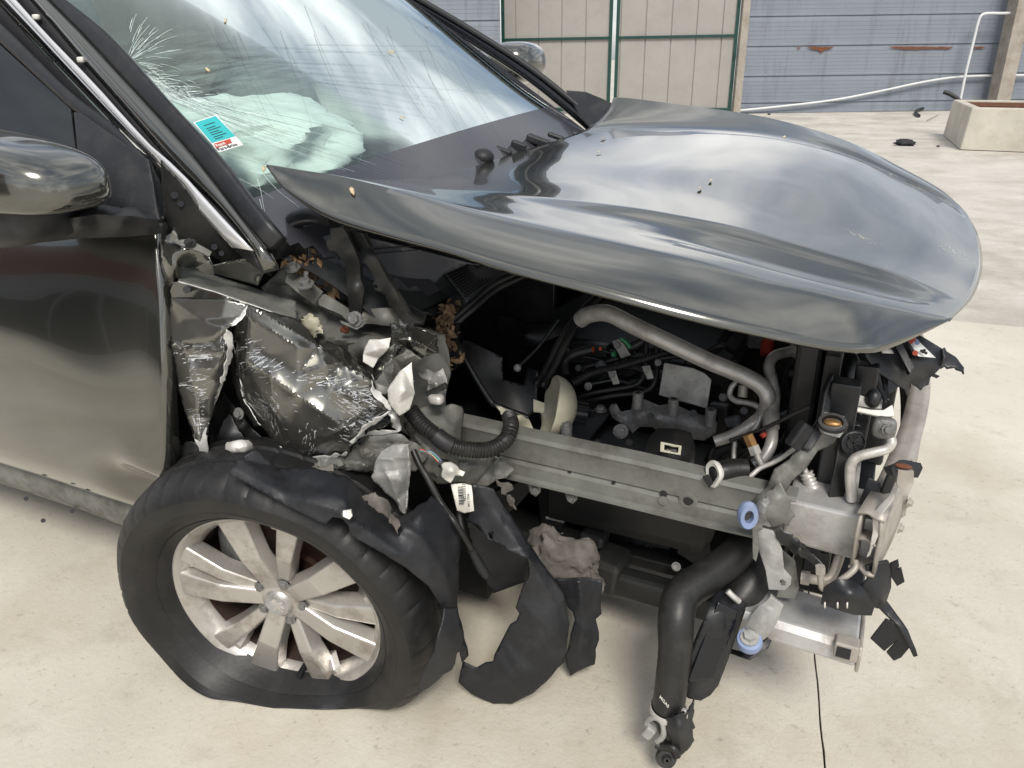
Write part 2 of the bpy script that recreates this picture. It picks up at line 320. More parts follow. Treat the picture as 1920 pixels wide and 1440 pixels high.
def bolt(p, n, r, m='cast_alu', parent=None, h=None, name='bolt'):
    p, n = Vector(p), Vector(n).normalized(); h = h or r*1.1; seg = 6
    a = n.orthogonal().normalized(); b = n.cross(a); v = []; f = []
    for (rr, hh, sg) in ((1.55*r, 0, 12), (1.55*r, .25*h, 12), (r, .25*h, 6), (r, h, 6)):
        base = len(v); v += [p+n*hh+a*(rr*math.cos(2*math.pi*i/sg))+b*(rr*math.sin(2*math.pi*i/sg)) for i in range(sg)]
    f = [(i, (i+1) % 12, 12+(i+1) % 12, 12+i) for i in range(12)]+[tuple(range(12, 24))]
    f += [(24+i, 24+(i+1) % 6, 30+(i+1) % 6, 30+i) for i in range(6)]+[tuple(range(30, 36))]
    return mesh(name, v, f, m, parent, smooth=False)
def jagged(pts, jag, step, seed, closed=True):
    rnd = random.Random(seed); o = []
    n = len(pts)
    for i in range(n):
        a = pts[i]; b = pts[(i+1) % n]; d = math.hypot(b[0]-a[0], b[1]-a[1]); k = max(1, int(d/step)) if jag else 1
        j = a[3] if len(a) > 3 else jag
        for q in range(k):
            t = q/k; w_ = j if q else 0
            o.append((a[0]+(b[0]-a[0])*t+rnd.uniform(-w_, w_), a[1]+(b[1]-a[1])*t+rnd.uniform(-w_, w_), a[2]+(b[2]-a[2])*t))
    return o
def tps(ctrl):
    P = {}
    for c in ctrl: P[(round(c[0], 1), round(c[1], 1))] = c[2]
    X = np.array(list(P.keys()))/100.; Y = np.array(list(P.values())); n = len(X)
    def ker(d2): return .5*d2*np.log(d2+1e-12)
    d2 = ((X[:, None]-X[None])**2).sum(2); A = np.zeros((n+3, n+3)); A[:n, :n] = ker(d2)+np.eye(n)*2e-4; A[:n, n] = 1; A[:n, n+1:] = X; A[n, :n] = 1; A[n+1:, :n] = X.T
    w_ = np.linalg.lstsq(A, np.concatenate([Y, [0, 0, 0]]), rcond=None)[0]; lo, hi = Y.min()-.03, Y.max()+.03
    def ev(q):
        q = np.atleast_2d(q)/100.; k = ker(((q[:, None]-X[None])**2).sum(2)); return np.clip(k@w_[:n]+w_[n]+q@w_[n+1:], lo, hi)
    return ev
def inpoly(x, y, h):
    ins = False
    for i in range(len(h)):
        a, b = h[i], h[i-1]
        if (a[1] > y) != (b[1] > y) and x < (b[0]-a[0])*(y-a[1])/(b[1]-a[1])+a[0]: ins = not ins
    return ins
def sheet(name, outl, m, parent=None, inner=(), holes=(), jag=0, step=14, cuts=2, amp=0., scale=18., solid=.002, seed=0, ang=40, rim=None, bevel=0, smooth=True, keep=0., off=0, flat=1., creases=(), gmax=8., lin=0.):
    """formed sheet: outline and pressed points measured in the photo, each with its own distance y across the car, and a smooth surface through them"""
    xs = [a[0] for a in outl]; yv = [a[1] for a in outl]; ar = abs(sum(xs[i-1]*yv[i]-xs[i]*yv[i-1] for i in range(len(outl))))/2
    g_ = max(2.5, min(gmax, math.sqrt(ar)/20)) if cuts else 1e9
    O = jagged(outl, max(jag, .001), step if cuts else 1e9, seed)
    if cuts: O = jagged([q[:3]+(0.,) for q in O], .001, max(4., g_*1.1), seed)
    amp *= .45
    if flat < 1 and inner:
        e0 = tps(list(outl)); inner = [(q[0], q[1], float(e0(np.array([[q[0], q[1]]]))[0])*(1-flat)+q[2]*flat) for q in inner]
    ev = tps(list(outl)+list(inner)+[q for h in holes for q in h])
    pts = [(a[0], a[1]) for a in O]; segs = [(i, (i+1) % len(O)) for i in range(len(O))]; H = []
    for h in holes:
        s = len(pts); pts += [(a[0], a[1]) for a in h]; segs += [(s+i, s+(i+1) % len(h)) for i in range(len(h))]; H.append([(a[0], a[1]) for a in h])
    if cuts:
        B0 = np.array(pts); rd = random.Random(seed+1); yy = min(yv)+g_/2; row = 0
        while yy < max(yv):
            xx = min(xs)+g_*(.5 if row % 2 else 0)
            while xx < max(xs):
                q = (xx+rd.uniform(-.15, .15)*g_, yy+rd.uniform(-.15, .15)*g_)
                if inpoly(q[0], q[1], O) and ((B0-q)**2).sum(1).min() > (.55*g_)**2 and not any(inpoly(q[0], q[1], h) for h in H): pts.append(q)
                xx += g_
            yy += g_*.87; row += 1
    vs, es, fs, ov, oe, of = delaunay_2d_cdt([Vector(q) for q in pts], segs, [], 1, 1e-4)
    C_ = np.array([(c.x, c.y) for c in vs]); Y = ev(C_)
    if lin:                                      # flat facets between the pressed points, for sharply folded sheet
        cp_ = [(a[0], a[1]) for a in outl]+[(a[0], a[1]) for a in inner]; yy_ = [a[2] for a in outl]+[a[2] for a in inner]
        v2, _, f2, o2, _, _ = delaunay_2d_cdt([Vector(q) for q in cp_], [], [], 0, 1e-4); y2 = [yy_[o[0]] for o in o2]; best = np.full(len(C_), -1e9); YL = Y.copy()
        for t3 in f2:
            a, b, c = (np.array(v2[k]) for k in t3); d_ = (b[0]-a[0])*(c[1]-a[1])-(c[0]-a[0])*(b[1]-a[1])
            if abs(d_) < 1e-6: continue
            w1 = ((C_[:, 0]-a[0])*(c[1]-a[1])-(c[0]-a[0])*(C_[:, 1]-a[1]))/d_; w2 = ((b[0]-a[0])*(C_[:, 1]-a[1])-(C_[:, 0]-a[0])*(b[1]-a[1]))/d_; mn = np.minimum(np.minimum(w1, w2), 1-w1-w2)
            up_d = mn > best; best[up_d] = mn[up_d]; w1 = np.clip(w1, 0, 1); w2 = np.clip(w2, 0, 1); val = y2[t3[0]]*(1-w1-w2)+y2[t3[1]]*w1+y2[t3[2]]*w2; YL[up_d] = val[up_d]
        Y = Y*(1-lin)+YL*lin
    for (pl, hh, ww) in creases:                 # sharp fold lines
        d = np.full(len(C_), 1e9); pl = np.array(pl, float)
        for a, b in zip(pl[:-1], pl[1:]):
            t_ = np.clip(((C_-a)@(b-a))/max(1e-9, ((b-a)**2).sum()), 0, 1); d = np.minimum(d, np.hypot(*(C_-(a+t_[:, None]*(b-a))).T))
        Y = Y-hh*np.exp(-d/ww)
    V = [at(c.x, c.y, y=float(Y[i])) for i, c in enumerate(vs)]
    Fs = [tuple(f) for f in fs if not any(inpoly(sum(vs[i].x for i in f)/len(f), sum(vs[i].y for i in f)/len(f), h) for h in H)]
    me = bpy.data.meshes.new(name); me.from_pydata([tuple(a) for a in V], [], Fs); me.update()
    bm = bmesh.new(); bm.from_mesh(me); bmesh.ops.recalc_face_normals(bm, faces=bm.faces)
    if bm.faces:
        bm.faces.ensure_lookup_table()
        if sum(f.normal.dot(f.calc_center_median()-CAM) for f in bm.faces) > 0: bmesh.ops.reverse_faces(bm, faces=bm.faces)
    if amp:
        bm.normal_update(); sv = Vector((seed*3.1, seed*1.7, seed*.9))
        for v in bm.verts:
            nn = noise.noise(v.co*scale+sv); rd = 1-2*abs(noise.noise(v.co*scale*.55-sv)); r2 = 1-2*abs(noise.noise(v.co*scale*1.3+sv*2)); v.co += v.normal*amp*(nn*.5+rd*1.0+r2*.35)
    bm.to_mesh(me); bm.free()
    return finish(link(name, me, m, parent), smooth=smooth, ang=ang, solid=solid, rim=rim, bevel=bevel, off=off)
def blob(name, c, r, m, parent=None, e=1., amp=0, sc=8, seed=0, n=28, rot=None, f=None):
    v = []; fc = []; nu = n; nv = n//2; rot = rot or Matrix.Identity(3); c = Vector(c); g = lambda a: math.copysign(abs(a)**e, a)
    for j in range(nv+1):
        ph = -math.pi/2+math.pi*j/nv
        for i in range(nu):
            th = 2*math.pi*i/nu; d = Vector((g(math.cos(ph))*g(math.cos(th)), g(math.cos(ph))*g(math.sin(th)), g(math.sin(ph))))
            k = 1+(amp*noise.noise(d*sc*.3+Vector((seed, 0, 0)))+amp*.5*noise.noise(d*sc+Vector((0, seed, 0))) if amp else 0)
            p = Vector((d.x*r[0], d.y*r[1], d.z*r[2]))*k
            if f: p = f(p)
            v.append(c+rot@p)
    for j in range(nv):
        for i in range(nu): fc.append((j*nu+i, j*nu+(i+1) % nu, (j+1)*nu+(i+1) % nu, (j+1)*nu+i))
    o = mesh(name, v, fc, m, parent, ang=60)
    bm = bmesh.new(); bm.from_mesh(o.data); bmesh.ops.remove_doubles(bm, verts=bm.verts, dist=1e-5); bm.to_mesh(o.data); bm.free()
    return o
def ribbon_set(name, lines, m, parent):        # thin crack lines, joined
    v = []; f = []
    for L_, nrm, wd in lines:
        for i, p in enumerate(L_):
            t = (L_[min(i+1, len(L_)-1)]-L_[max(i-1, 0)]).normalized(); s = t.cross(nrm).normalized()*wd*(1-.6*i/len(L_)); v += [p-s, p+s]
        b = len(v)-2*len(L_); f += [(b+2*i, b+2*i+1, b+2*i+3, b+2*i+2) for i in range(len(L_)-1)]
    return mesh(name, v, f, m, parent, smooth=False)
def text(name, body, size, m, parent, origin, ex, ey, extr=.0003, shear=0):
    c = bpy.data.curves.new(name, 'FONT'); c.body = body; c.size = size; c.extrude = extr; c.shear = shear; c.resolution_u = 2; c.offset = size*.012
    tmp = bpy.data.objects.new(name, c); COL.objects.link(tmp); bpy.context.view_layer.update()
    me = bpy.data.meshes.new_from_object(tmp.evaluated_get(bpy.context.evaluated_depsgraph_get())); bpy.data.objects.remove(tmp)
    ex, ey = Vector(ex).normalized(), Vector(ey).normalized(); ez = ex.cross(ey)
    me.transform(Matrix.Translation(origin)@Matrix((ex, ey, ez)).transposed().to_4x4())
    me.name = name; me.materials.clear(); return finish(link(name, me, m, parent), smooth=False)
#@@SETTING
#@@CAR
# ================================================================== SETTING
F = Vector((math.cos(YAW), math.sin(YAW), 0)); RR = r0.copy(); UP = Vector((0,0,1))
def flat(name, pts, m, z=0, **k): return mesh(name, [(p[0], p[1], z) for p in pts], [tuple(range(len(pts)))], m, smooth=False, **k)
def sub_grid(name, m, P, nx, ny):    # quad patch from four corners
    v = []; f = []
    for j in range(ny+1):
        for i in range(nx+1):
            a = Vector(P[0]).lerp(P[1], i/nx); b = Vector(P[3]).lerp(P[2], i/nx); q = a.lerp(b, j/ny)
            if i in (0, nx): q = q+Vector((1,.085,0))*(.0022*noise.noise(q*23)+.0022*noise.noise(q*70))*(1 if i else 1)
            v.append(q)
    for j in range(ny):
        for i in range(nx): s = j*(nx+1)+i; f.append((s, s+1, s+nx+2, s+nx+1))
    return mesh(name, v, f, m, smooth=False)
g = flat('ground', [(-200,-200),(200,-200),(200,200),(-200,200)], 'old_concrete', -.010); tag(g, kind='structure')
ex = Vector((1, .085, 0)).normalized(); ey = Vector((-.162, 1, 0)).normalized(); J0 = Vector((1.053, -.241, 0)); E0 = Vector((1.62, 2.655, 0))
def meet(p, d, q, e):
    k = ((q-p).x*e.y-(q-p).y*e.x)/(d.x*e.y-d.y*e.x); return p+d*k
for i, (a, b) in enumerate(((-3, -1), (-1, 0), (0, 1), (1, 3))):
    A = meet(J0+ex*(4.6*a+.0020), ey, E0, ex); B = meet(J0+ex*(4.6*b-.0020), ey, E0, ex)
    s = sub_grid('concrete_slab', 'slab', (A-ey*14, B-ey*14, B, A), 4, 420); tag(s, kind='structure'); s.modifiers.new('t', 'SOLIDIFY').thickness = -.008
    for q in s.data.vertices: q.co.z = 0
for a in (-1, 0, 1):
    A = meet(J0+ex*(4.6*a), ey, E0, ex); j = beam('slab_joint', A-ey*14-UP*.006, A-UP*.006, .016, .006, 'seal', bevel=0); tag(j, kind='structure')

WP = at(1400, 212, z=0)
def onwall(u, v, d=0.): return atp(u, v, WP-F*d, F)
def wall_sh(p): return (p-WP).dot(RR), p.z
hs = [0.0]+[onwall(1600, v).z for v in (190, 140, 84, 28)]; pitch = hs[4]-hs[3]
while hs[-1] < 5.2: hs.append(hs[-1]+pitch)
def cladding(name, sA, sB, label, base=WP, dirv=RR, nrm=-F, hs=hs, mt='cladding', cat='wall', sheetname='cladding_sheet'):
    t = empty(name, base+dirv*sA); tag(t, label, cat)
    for i in range(len(hs)-1):
        h0, h1 = hs[i], hs[i+1]; H = h1-h0; pr = [(.03, 0), (.03, .035), (.006, .05)]; k = .05; nr = max(1, int((H-.12)/.085))
        for q in range(nr):
            c = .05+(H-.10)*(q+1)/(nr+1); pr += [(.006, c-.006), (.0015, c-.002), (.0015, c+.002), (.006, c+.006)]
        pr += [(.006, H-.03), (.0, H-.012), (.0, H-.003)]
        v = []; n = 10
        for x in range(n+1):
            s = sA+(sB-sA)*x/n
            for d, h in pr:
                v.append(base+dirv*s+nrm*(d+.006*noise.noise(Vector((s*.9, h0*3, h*2))))+UP*(h0+h))
        m_ = len(pr); f = [(x*m_+j, (x+1)*m_+j, (x+1)*m_+j+1, x*m_+j+1) for x in range(n) for j in range(m_-1)]
        mesh(sheetname, v, f, mt, t, ang=20)
    p = beam('backing', base+dirv*sA-nrm*.06+UP*hs[-1]/2, base+dirv*sB-nrm*.06+UP*hs[-1]/2, .03, hs[-1]-.02, 'warehouse_dark', t)
    return t
sg0 = wall_sh(onwall(938, 60))[0]; sg1 = wall_sh(onwall(1392, 120))[0]
wl = cladding('cladding_wall', sg0-5.5, sg0, 'short stretch of blue grey cladding beside the gate leaf behind the far mirror')
wr = cladding('cladding_wall', sg1, sg1+9, 'blue grey ribbed metal cladding wall with rust streaks behind the planter')
def on_wall_patch(name, pts, m, d, parent, th=.003, jag=.6, seed=0):
    rnd = random.Random(seed); P = []
    for i, a in enumerate(pts):
        b = pts[(i+1) % len(pts)]; k = max(1, int(abs(b[0]-a[0])/5))
        for q in range(k): P.append(onwall(a[0]+(b[0]-a[0])*q/k, a[1]+(b[1]-a[1])*q/k+rnd.uniform(-jag, jag)*(q > 0), d))
    return mesh(name, P, [tuple(range(len(P)))], m, parent, smooth=False, solid=th)
for i, pts in enumerate(([(1512,88),(1564,88),(1556,92),(1546,94),(1540,99),(1534,94),(1520,91)], [(1665,87),(1788,88),(1778,92),(1740,92),(1712,93),(1680,91)], [(1822,88),(1850,88),(1840,91),(1828,91)], [(1494,89),(1502,89),(1500,91),(1495,91)])):
    on_wall_patch('rust_patch', pts, 'rust', .036, wr, seed=i)
# gate ------------------------------------------------------------
GA = R(14); GD = (-RR*math.cos(GA)+F*math.sin(GA)); GN = Vector((-GD.y, GD.x, 0)); GN = GN if GN.dot(F) < 0 else -GN
GP = onwall(1386, 100, .12); GP.z = 0
def gs(u, v=70): return (atp(u, v, GP, GN)-GP).dot(GD)
def gz(u, v): return atp(u, v, GP, GN).z
GH = 3.1; zc = gz(1200, 70)
def leaf(us, label, hinge_u):
    s_in, s_out = gs(us[-1]), gs(us[0]); t = empty('metal_gate', GP+GD*s_in); tag(t, label, 'gate', 'gate leaves')
    for a, b in zip(us[:-1], us[1:]):
        sa, sb = gs(a)-.012, gs(b)+.012
        beam('panel', GP+GD*sb+UP*(GH/2+.06), GP+GD*sa+UP*(GH/2+.06), .02, GH-.1, 'gate_panel', t, bevel=.006)
    for s in (s_in, s_out): beam('frame_post', GP+GD*s+GN*.03, GP+GD*s+GN*.03+UP*GH, .075, .06, 'gate_green', t, upv=GN)
    for z, hh in ((.09, .08), (zc, .06), (GH-.04, .08)): beam('rail', GP+GD*s_in+GN*.035+UP*z, GP+GD*s_out+GN*.035+UP*z, .05, hh, 'gate_green', t)
    beam('backing', GP+GD*s_in-GN*.02+UP*GH/2, GP+GD*s_out-GN*.02+UP*GH/2, .006, GH-.1, 'gate_panel', t)
    for z in (.6, 1.2, 2.3): cyl('hinge', GP+GD*gs(hinge_u)+GN*.07+UP*z, GP+GD*gs(hinge_u)+GN*.07+UP*(z+.14), .018, 'gate_green', t)
leaf([944, 967, 1010, 1053, 1098, 1145], 'beige gate leaf in green frame, seen past the far mirror', 944)
leaf([1158, 1163, 1210, 1258, 1305, 1353, 1380], 'beige gate leaf in green frame, beside the weathered grey post', 1380)
def post(u, vb, wpx, d, label, H=3.6, lean=0):
    p = onwall(u, vb, d); p.z = 0; wd = wpx/FPX*(p-CAM).length
    t = beam('weathered_post', p, p+UP*H, wd, wd*.8, 'concrete_post', bevel=.012, upv=RR); tag(t, label, 'post', 'weathered posts'); return t
post(1380, 205, 15, .20, 'weathered grey post between the green framed gate and the cladding')
post(1872, 190, 26, .45, 'weathered grey post rising behind the concrete planter')
# planter ---------------------------------------------------------
P1 = at(1800, 280, z=0); P2 = at(1768, 253, z=0); P3 = at(1925, 285, z=0); px_ = (P3-P1).normalized(); py_ = (P2-P1).normalized(); dl = (P2-P1).length; hp = at(1813, 202, y=P1.y).z
v = []; th = .13; ln = 3.0; tp = .05
for (a, b, z) in ((0,0,0),(ln,0,0),(ln,dl,0),(0,dl,0),(tp,tp,hp),(ln-tp,tp,hp),(ln-tp,dl-tp,hp),(tp,dl-tp,hp),(tp+th,tp+th,hp),(ln-tp-th,tp+th,hp),(ln-tp-th,dl-tp-th,hp),(tp+th,dl-tp-th,hp),(tp+th,tp+th,hp-.3),(ln-tp-th,tp+th,hp-.3),(ln-tp-th,dl-tp-th,hp-.3),(tp+th,dl-tp-th,hp-.3)): v.append(P1+px_*a+py_*b+UP*z)
f = [(i, (i+1) % 4, 4+(i+1) % 4, 4+i) for i in range(4)]+[(4+i, 4+(i+1) % 4, 8+(i+1) % 4, 8+i) for i in range(4)]+[(8+i, 8+(i+1) % 4, 12+(i+1) % 4, 12+i) for i in range(4)]
t = empty('planter', P1); tag(t, 'pale stained concrete planter trough standing before the cladding wall', 'planter')
mesh('trough', v, f, 'planter_concrete', t, smooth=False, bevel=.02)
sub_ = [P1+px_*a+py_*b+UP*(hp-.09) for a, b in ((tp+th+.002,tp+th+.002),(ln-tp-th-.002,tp+th+.002),(ln-tp-th-.002,dl-tp-th-.002),(tp+th+.002,dl-tp-th-.002))]
so_ = grid('soil', [[sub_[0].lerp(sub_[1], i/4) for i in range(5)], [sub_[0].lerp(sub_[3], .5).lerp(sub_[1].lerp(sub_[2], .5), i/4)+UP*.02 for i in range(5)], [sub_[3].lerp(sub_[2], i/4) for i in range(5)]], 'soil', t, nu=6, nv=6, f=lambda p, a, b: p+UP*.02*noise.noise(p*7))
for k in range(7):
    a = P1+px_*(tp+th)+py_*(tp+th+(dl-2*tp-2*th)*(k+.5)/7)+UP*(hp-.03); beam('grate_bar', a, a+px_*(ln-2*tp-2*th), .02, .012, 'rust', t, bevel=0)
# pipes, hoses ----------------------------------------------------
tag(tube('conduit_pipe', [onwall(u, v_, .42) for u, v_ in ((1915,24),(1880,25),(1852,25),(1840,29),(1834,42),(1826,75),(1812,132),(1800,190),(1796,205))], .03, 'pvc', res=4), 'white plastic conduit bent beside the post behind the planter', 'pipe')
tag(tube('long_hose', [onwall(u, v_, d) for u, v_, d in ((1377,208,.1),(1450,201,.12),(1560,188,.12),(1650,171,.12),(1730,154,.12),(1790,145,.12),(1850,142,.12),(1930,141,.12),(2000,141,.12))], .026, 'pvc', res=5), 'long white hose sagging along the cladding wall down to the gate post', 'hose')
tag(tube('rubber_hose', [at(u, v_, z=z) for u, v_, z in ((1723,217,.03),(1717,212,.03),(1722,206,.04),(1745,201,.05),(1775,198,.06),(1800,200,.05))], .035, 'hose_black', res=5), 'curled black rubber hose lying on the ground beside the planter', 'hose')
tag(tube('rubber_hose', [at(u, v_, y=P1.y+dl+.1) for u, v_ in ((1769,172),(1780,176),(1792,183),(1800,190))], .035, 'hose_black', res=4), 'short black hose end hung over the back of the planter', 'hose')
tag(blob('lump', at(1696, 268, z=.03), (.13,.09,.05), 'stone', amp=.5, seed=3), 'small black lump lying on the pale concrete near the planter', 'stone')
tag(tube('twig', [at(1738, 226, z=.012), at(1748, 221, z=.03), at(1760, 215, z=.012)], [.008,.005], 'dead_leaf', seg=6), 'thin brown twig on the ground between hose and planter', 'twig')
for i, (u, v_, s, lb) in enumerate(((1442,180,.03,'tiny dark pebble at the foot of the cladding wall'), (223,1332,.006,'tiny dark pebble on the slab behind the flat tyre'), (1759,274,.02,'tiny dark pebble at the corner of the planter'))):
    if i == 0: v_ = 214
    tag(blob('pebble', at(u, v_, z=s*.4), (s*1.4, s, s*.55), 'stone', amp=.4, seed=i, n=12), lb, 'pebble')
# building behind the viewer (seen only as a reflection in door, trim and glass)
wb = cladding('warehouse', -26, -2.5, 'grey clad warehouse with dark doorways and red fascia across the yard', base=Vector((0,-10.5,0)), dirv=Vector((1,0,0)), nrm=Vector((0,1,0)), hs=[1.7,2.1,2.5,2.9,3.3], mt='warehouse_clad', cat='building')
for k in range(5): box('roller_door', (-23.6+4.7*k, -10.5, .84), (4.5, .1, 1.66), 'warehouse_dark', wb, bevel=0)
for k in range(6): box('pillar', (-26+4.7*k, -10.44, .85), (.18, .2, 1.68), 'warehouse_clad', wb, bevel=0)
box('fascia', (-14.25, -10.4, 4.5), (23.7, .25, 2.38), 'warehouse_red', wb, bevel=.02)

# marks on the slab
mat('mud_stain', (.36,.27,.15), .85, 0, .2, 20); mat('faint_stain', (.34,.31,.26), .85, 0, .15, 14)
def stain(u, v, ru, rv, m, seed, amp=.5):
    c = at(u, v, z=0); P = []
    for k in range(40):
        a = k/40*2*math.pi; r = 1+amp*noise.noise(Vector((math.cos(a)*1.6, math.sin(a)*1.6, seed))); P.append((c.x+ru*r*math.cos(a), c.y+rv*r*math.sin(a)))
    tag(flat('ground_stain', P, m, .0015+.0002*(seed % 5)), kind='structure')
stain(760, 1318, .10, .035, 'mud_stain', 1); stain(640, 1332, .16, .02, 'mud_stain', 2)
srd = random.Random(9)
for k in range(26): stain(srd.choice((srd.uniform(30, 420), srd.uniform(1300, 1900), srd.uniform(400, 1200))), srd.uniform(1120, 1430), srd.uniform(.003, .010), srd.uniform(.002, .007), 'faint_stain', 10+k, .8)
# ================================================================== CAR
CAR = empty('wrecked_car', (0.3, -.2, 0)); tag(CAR, 'dark grey wrecked car with torn front wing, buckled bonnet and flat tyre', 'car')
# ---- bonnet -------------------------------------------------------
def arc(pts, n): return resample(spline(pts, 8), n)
NS, NT = 72, 64
A = arc(Q([(500,308,-.75),(560,318,-.715),(640,331,-.69),(750,358,-.67),(860,390,-.66),(1000,426,-.65),(1140,457,-.64),(1280,487,-.625),(1450,530,-.59),(1600,563,-.535),(1700,584,-.47),(1785,598,-.39)]), NS+1)
LO = arc(Q([(500,309,-.752),(525,345,-.76),(560,374,-.765),(620,410,-.77),(720,440,-.785),(830,468,-.79),(970,511,-.79),(1140,555,-.78),(1300,598,-.755),(1450,633,-.71),(1560,655,-.655),(1630,660,-.61),(1665,654,-.57),(1720,631,-.49),(1785,599,-.392)]), NS+1)
B_ = arc(Q([(1150,183,.67),(1180,184,.70),(1260,194,.725),(1400,213,.735),(1500,235,.73),(1600,268,.71),(1690,313,.66),(1760,352,.57),(1800,386,.45)]), NS+1)
ER = arc(Q([(500,308,-.75),(600,329,-.6),(760,335,-.3),(900,305,0),(1060,258,.35),(1110,236,.5),(1140,208,.6),(1150,183,.67)]), NT+1)
EF = arc(Q([(1785,598,-.39),(1825,555,-.2),(1842,500,0),(1837,450,.2),(1818,408,.36),(1800,386,.45)]), NT+1)
sm = lambda x, a, b: (lambda t: t*t*(3-2*t))(max(0, min(1, (x-a)/(b-a))))
V = []; ncol = 0
for i in range(NS+1):
    s = i/NS; row = []
    a, lo = A[i], LO[i]
    for k in range(7):
        t = k/7; p = lo.lerp(a, t); bul = math.sin(math.pi*t**.9)*.007*math.sin(math.pi*s)**.5; row.append(p+Vector((0, -bul*.6, bul*.8)))
    for j in range(NT+1):
        t = j/NT
        p = a*(1-t)+B_[i]*t+ER[j]*(1-s)+EF[j]*s-(A[0]*(1-s)*(1-t)+B_[0]*(1-s)*t+A[-1]*s*(1-t)+B_[-1]*s*t)
        tm = min(t, 1-t); env = sm(s, .46, .64)*(1-sm(s, .84, .97))
        h = .046*math.sin(math.pi*t)**.9*math.sin(math.pi*s)
        h += -.010*env*math.exp(-((tm-.10)/.024)**2)+.011*sm(s, .2, .5)*(1-sm(s, .80, 1))*sm(tm, .148, .172)
        h += .003*math.sin(math.pi*s)*noise.noise(Vector((s*2.2, t*2.6, 1.3)))
        row.append(p+Vector((0, 0, h)))
    b = B_[i]
    for k in range(1, 5): row.append(b+Vector((0, .02*k**.6, -.012*k**1.5))*math.sin(math.pi*min(1, max(0, s*.96+.02)))**.5)
    ncol = len(row); V += row
Fc = [(i*ncol+j, (i+1)*ncol+j, (i+1)*ncol+j+1, i*ncol+j+1) for i in range(NS) for j in range(ncol-1)]
hood = mesh('bonnet', V, Fc, 'paint', CAR, ang=24, solid=.006, off=-1)
bpy.context.view_layer.update()
HB = BVHTree.FromPolygons([Vector(v) for v in V], Fc)
# ---- windshield ---------------------------------------------------
W00 = at(523, 437, y=-.72); W10 = at(1092, 240, y=.62); W01 = at(120, 0, y=-.605); W11 = at(772, 0, y=.60)
def ws(a, b):
    p = W00.lerp(W10, a).lerp(W01.lerp(W11, a), b); bow = (1-(2*a-1)**2)
    return p+Vector((.035, 0, .03))*bow*(.3+.9*min(1, max(0, b)))-Vector((0,0,1))*.02*max(0, -b)
def uv_grid(name, fn, a0, a1, b0, b1, na, nb, m, parent, **k):
    v = [fn(a0+(a1-a0)*i/na, b0+(b1-b0)*j/nb) for i in range(na+1) for j in range(nb+1)]
    f = [(i*(nb+1)+j, i*(nb+1)+j+1, (i+1)*(nb+1)+j+1, (i+1)*(nb+1)+j) for i in range(na) for j in range(nb)]
    o = mesh(name, v, f, m, parent, **k); uvl = o.data.uv_layers.new(name='UVMap')
    for l in o.data.loops:
        q = l.vertex_index; i, j = divmod(q, nb+1); uvl.data[l.index].uv = (a0+(a1-a0)*i/na, b0+(b1-b0)*j/nb)
    return o
glass = uv_grid('windshield', ws, 0, 1, -.42, 1.45, 60, 80, 'glass', CAR, ang=60)
def topx(p):
    d = p-CAM; k = d.dot(fw); return 960+FPX*d.dot(rt)/k, 720-FPX*d.dot(up)/k
bm = bmesh.new(); bm.from_mesh(glass.data); cut = []      # lower edge of the glass runs along the cowl gutter
for f_ in bm.faces:
    u, v = topx(f_.calc_center_median())
    if u < 1100 and v > (446+(u-530)*.38 if u < 815 else 497): cut.append(f_)
bmesh.ops.delete(bm, geom=cut, context='FACES'); bm.to_mesh(glass.data); bm.free()
bv = [ws(i/40, -.42+1.87*j/40) for i in range(41) for j in range(41)]
WB = BVHTree.FromPolygons(bv, [(i*41+j, i*41+j+1, (i+1)*41+j+1, (i+1)*41+j) for i in range(40) for j in range(40)])
def onglass(u, v, off=.0015):
    h = WB.ray_cast(CAM, ray(u, v))
    if h[0] is None: return None
    n = h[1] if h[1].dot(ray(u, v)) < 0 else -h[1]
    return h[0]+n*off, n
mat('satin', (.72,.72,.73), .3, .6, .05, 20)
mat('crack_white', (.62,.74,.70), .35, 0, .2, 40); mat('crack_dark', (.10,.13,.14), .4, 0, .2, 40)
rnd = random.Random(5); lw_, ld_ = [], []
def crack(u, v, ang, ln, curve, wd, lst, wig=1.2):
    if v > 438+(u-530)*.36: return
    P = []; n0 = None; s = 9
    for k in range(int(ln/s)+2):
        h = onglass(u, v)
        if h is None: break
        P.append(h[0]); n0 = h[1]; u += s*math.cos(ang); v += s*math.sin(ang); ang += curve*s/100+rnd.uniform(-.02, .02)*wig
    if len(P) > 2: lst.append((P, n0, wd))
OX, OY = 232, 118
for k in range(80):                     # hair-like splinters round the impact
    a = R(rnd.uniform(-95, 62)); st = rnd.uniform(4, 85); crack(OX+st*math.cos(a)+6, OY+st*math.sin(a)*.8, a+R(8), rnd.uniform(12, 46), rnd.uniform(.3, .9), .00042, lw_ if k % 3 else ld_, 3)
for k in range(70):                      # tight bundle sweeping down and to the right
    t = rnd.random(); u = OX+20+t*rnd.uniform(10, 150); v = OY+26+(u-OX)*.36+rnd.gauss(0, 10); crack(u, v, R(rnd.uniform(16, 27)), rnd.uniform(120, 420), -rnd.uniform(.015, .05), rnd.choice((.0004,.0006)), ld_ if k % 4 else lw_, .6)
for k in range(46):                      # long sweeping lines
    u = rnd.uniform(300, 620); v = rnd.uniform(80, 300); crack(u, v, R(2+(v-110)*.09), rnd.uniform(120, 420), rnd.uniform(.0, .07), .00036, ld_, .5)
for k in range(22):                      # crossing lines running down to the bonnet
    u = rnd.uniform(380, 860); crack(u, rnd.uniform(-10, 140), R(rnd.uniform(55, 72)), rnd.uniform(100, 330), -rnd.uniform(.02, .10), .00036, ld_, .6)
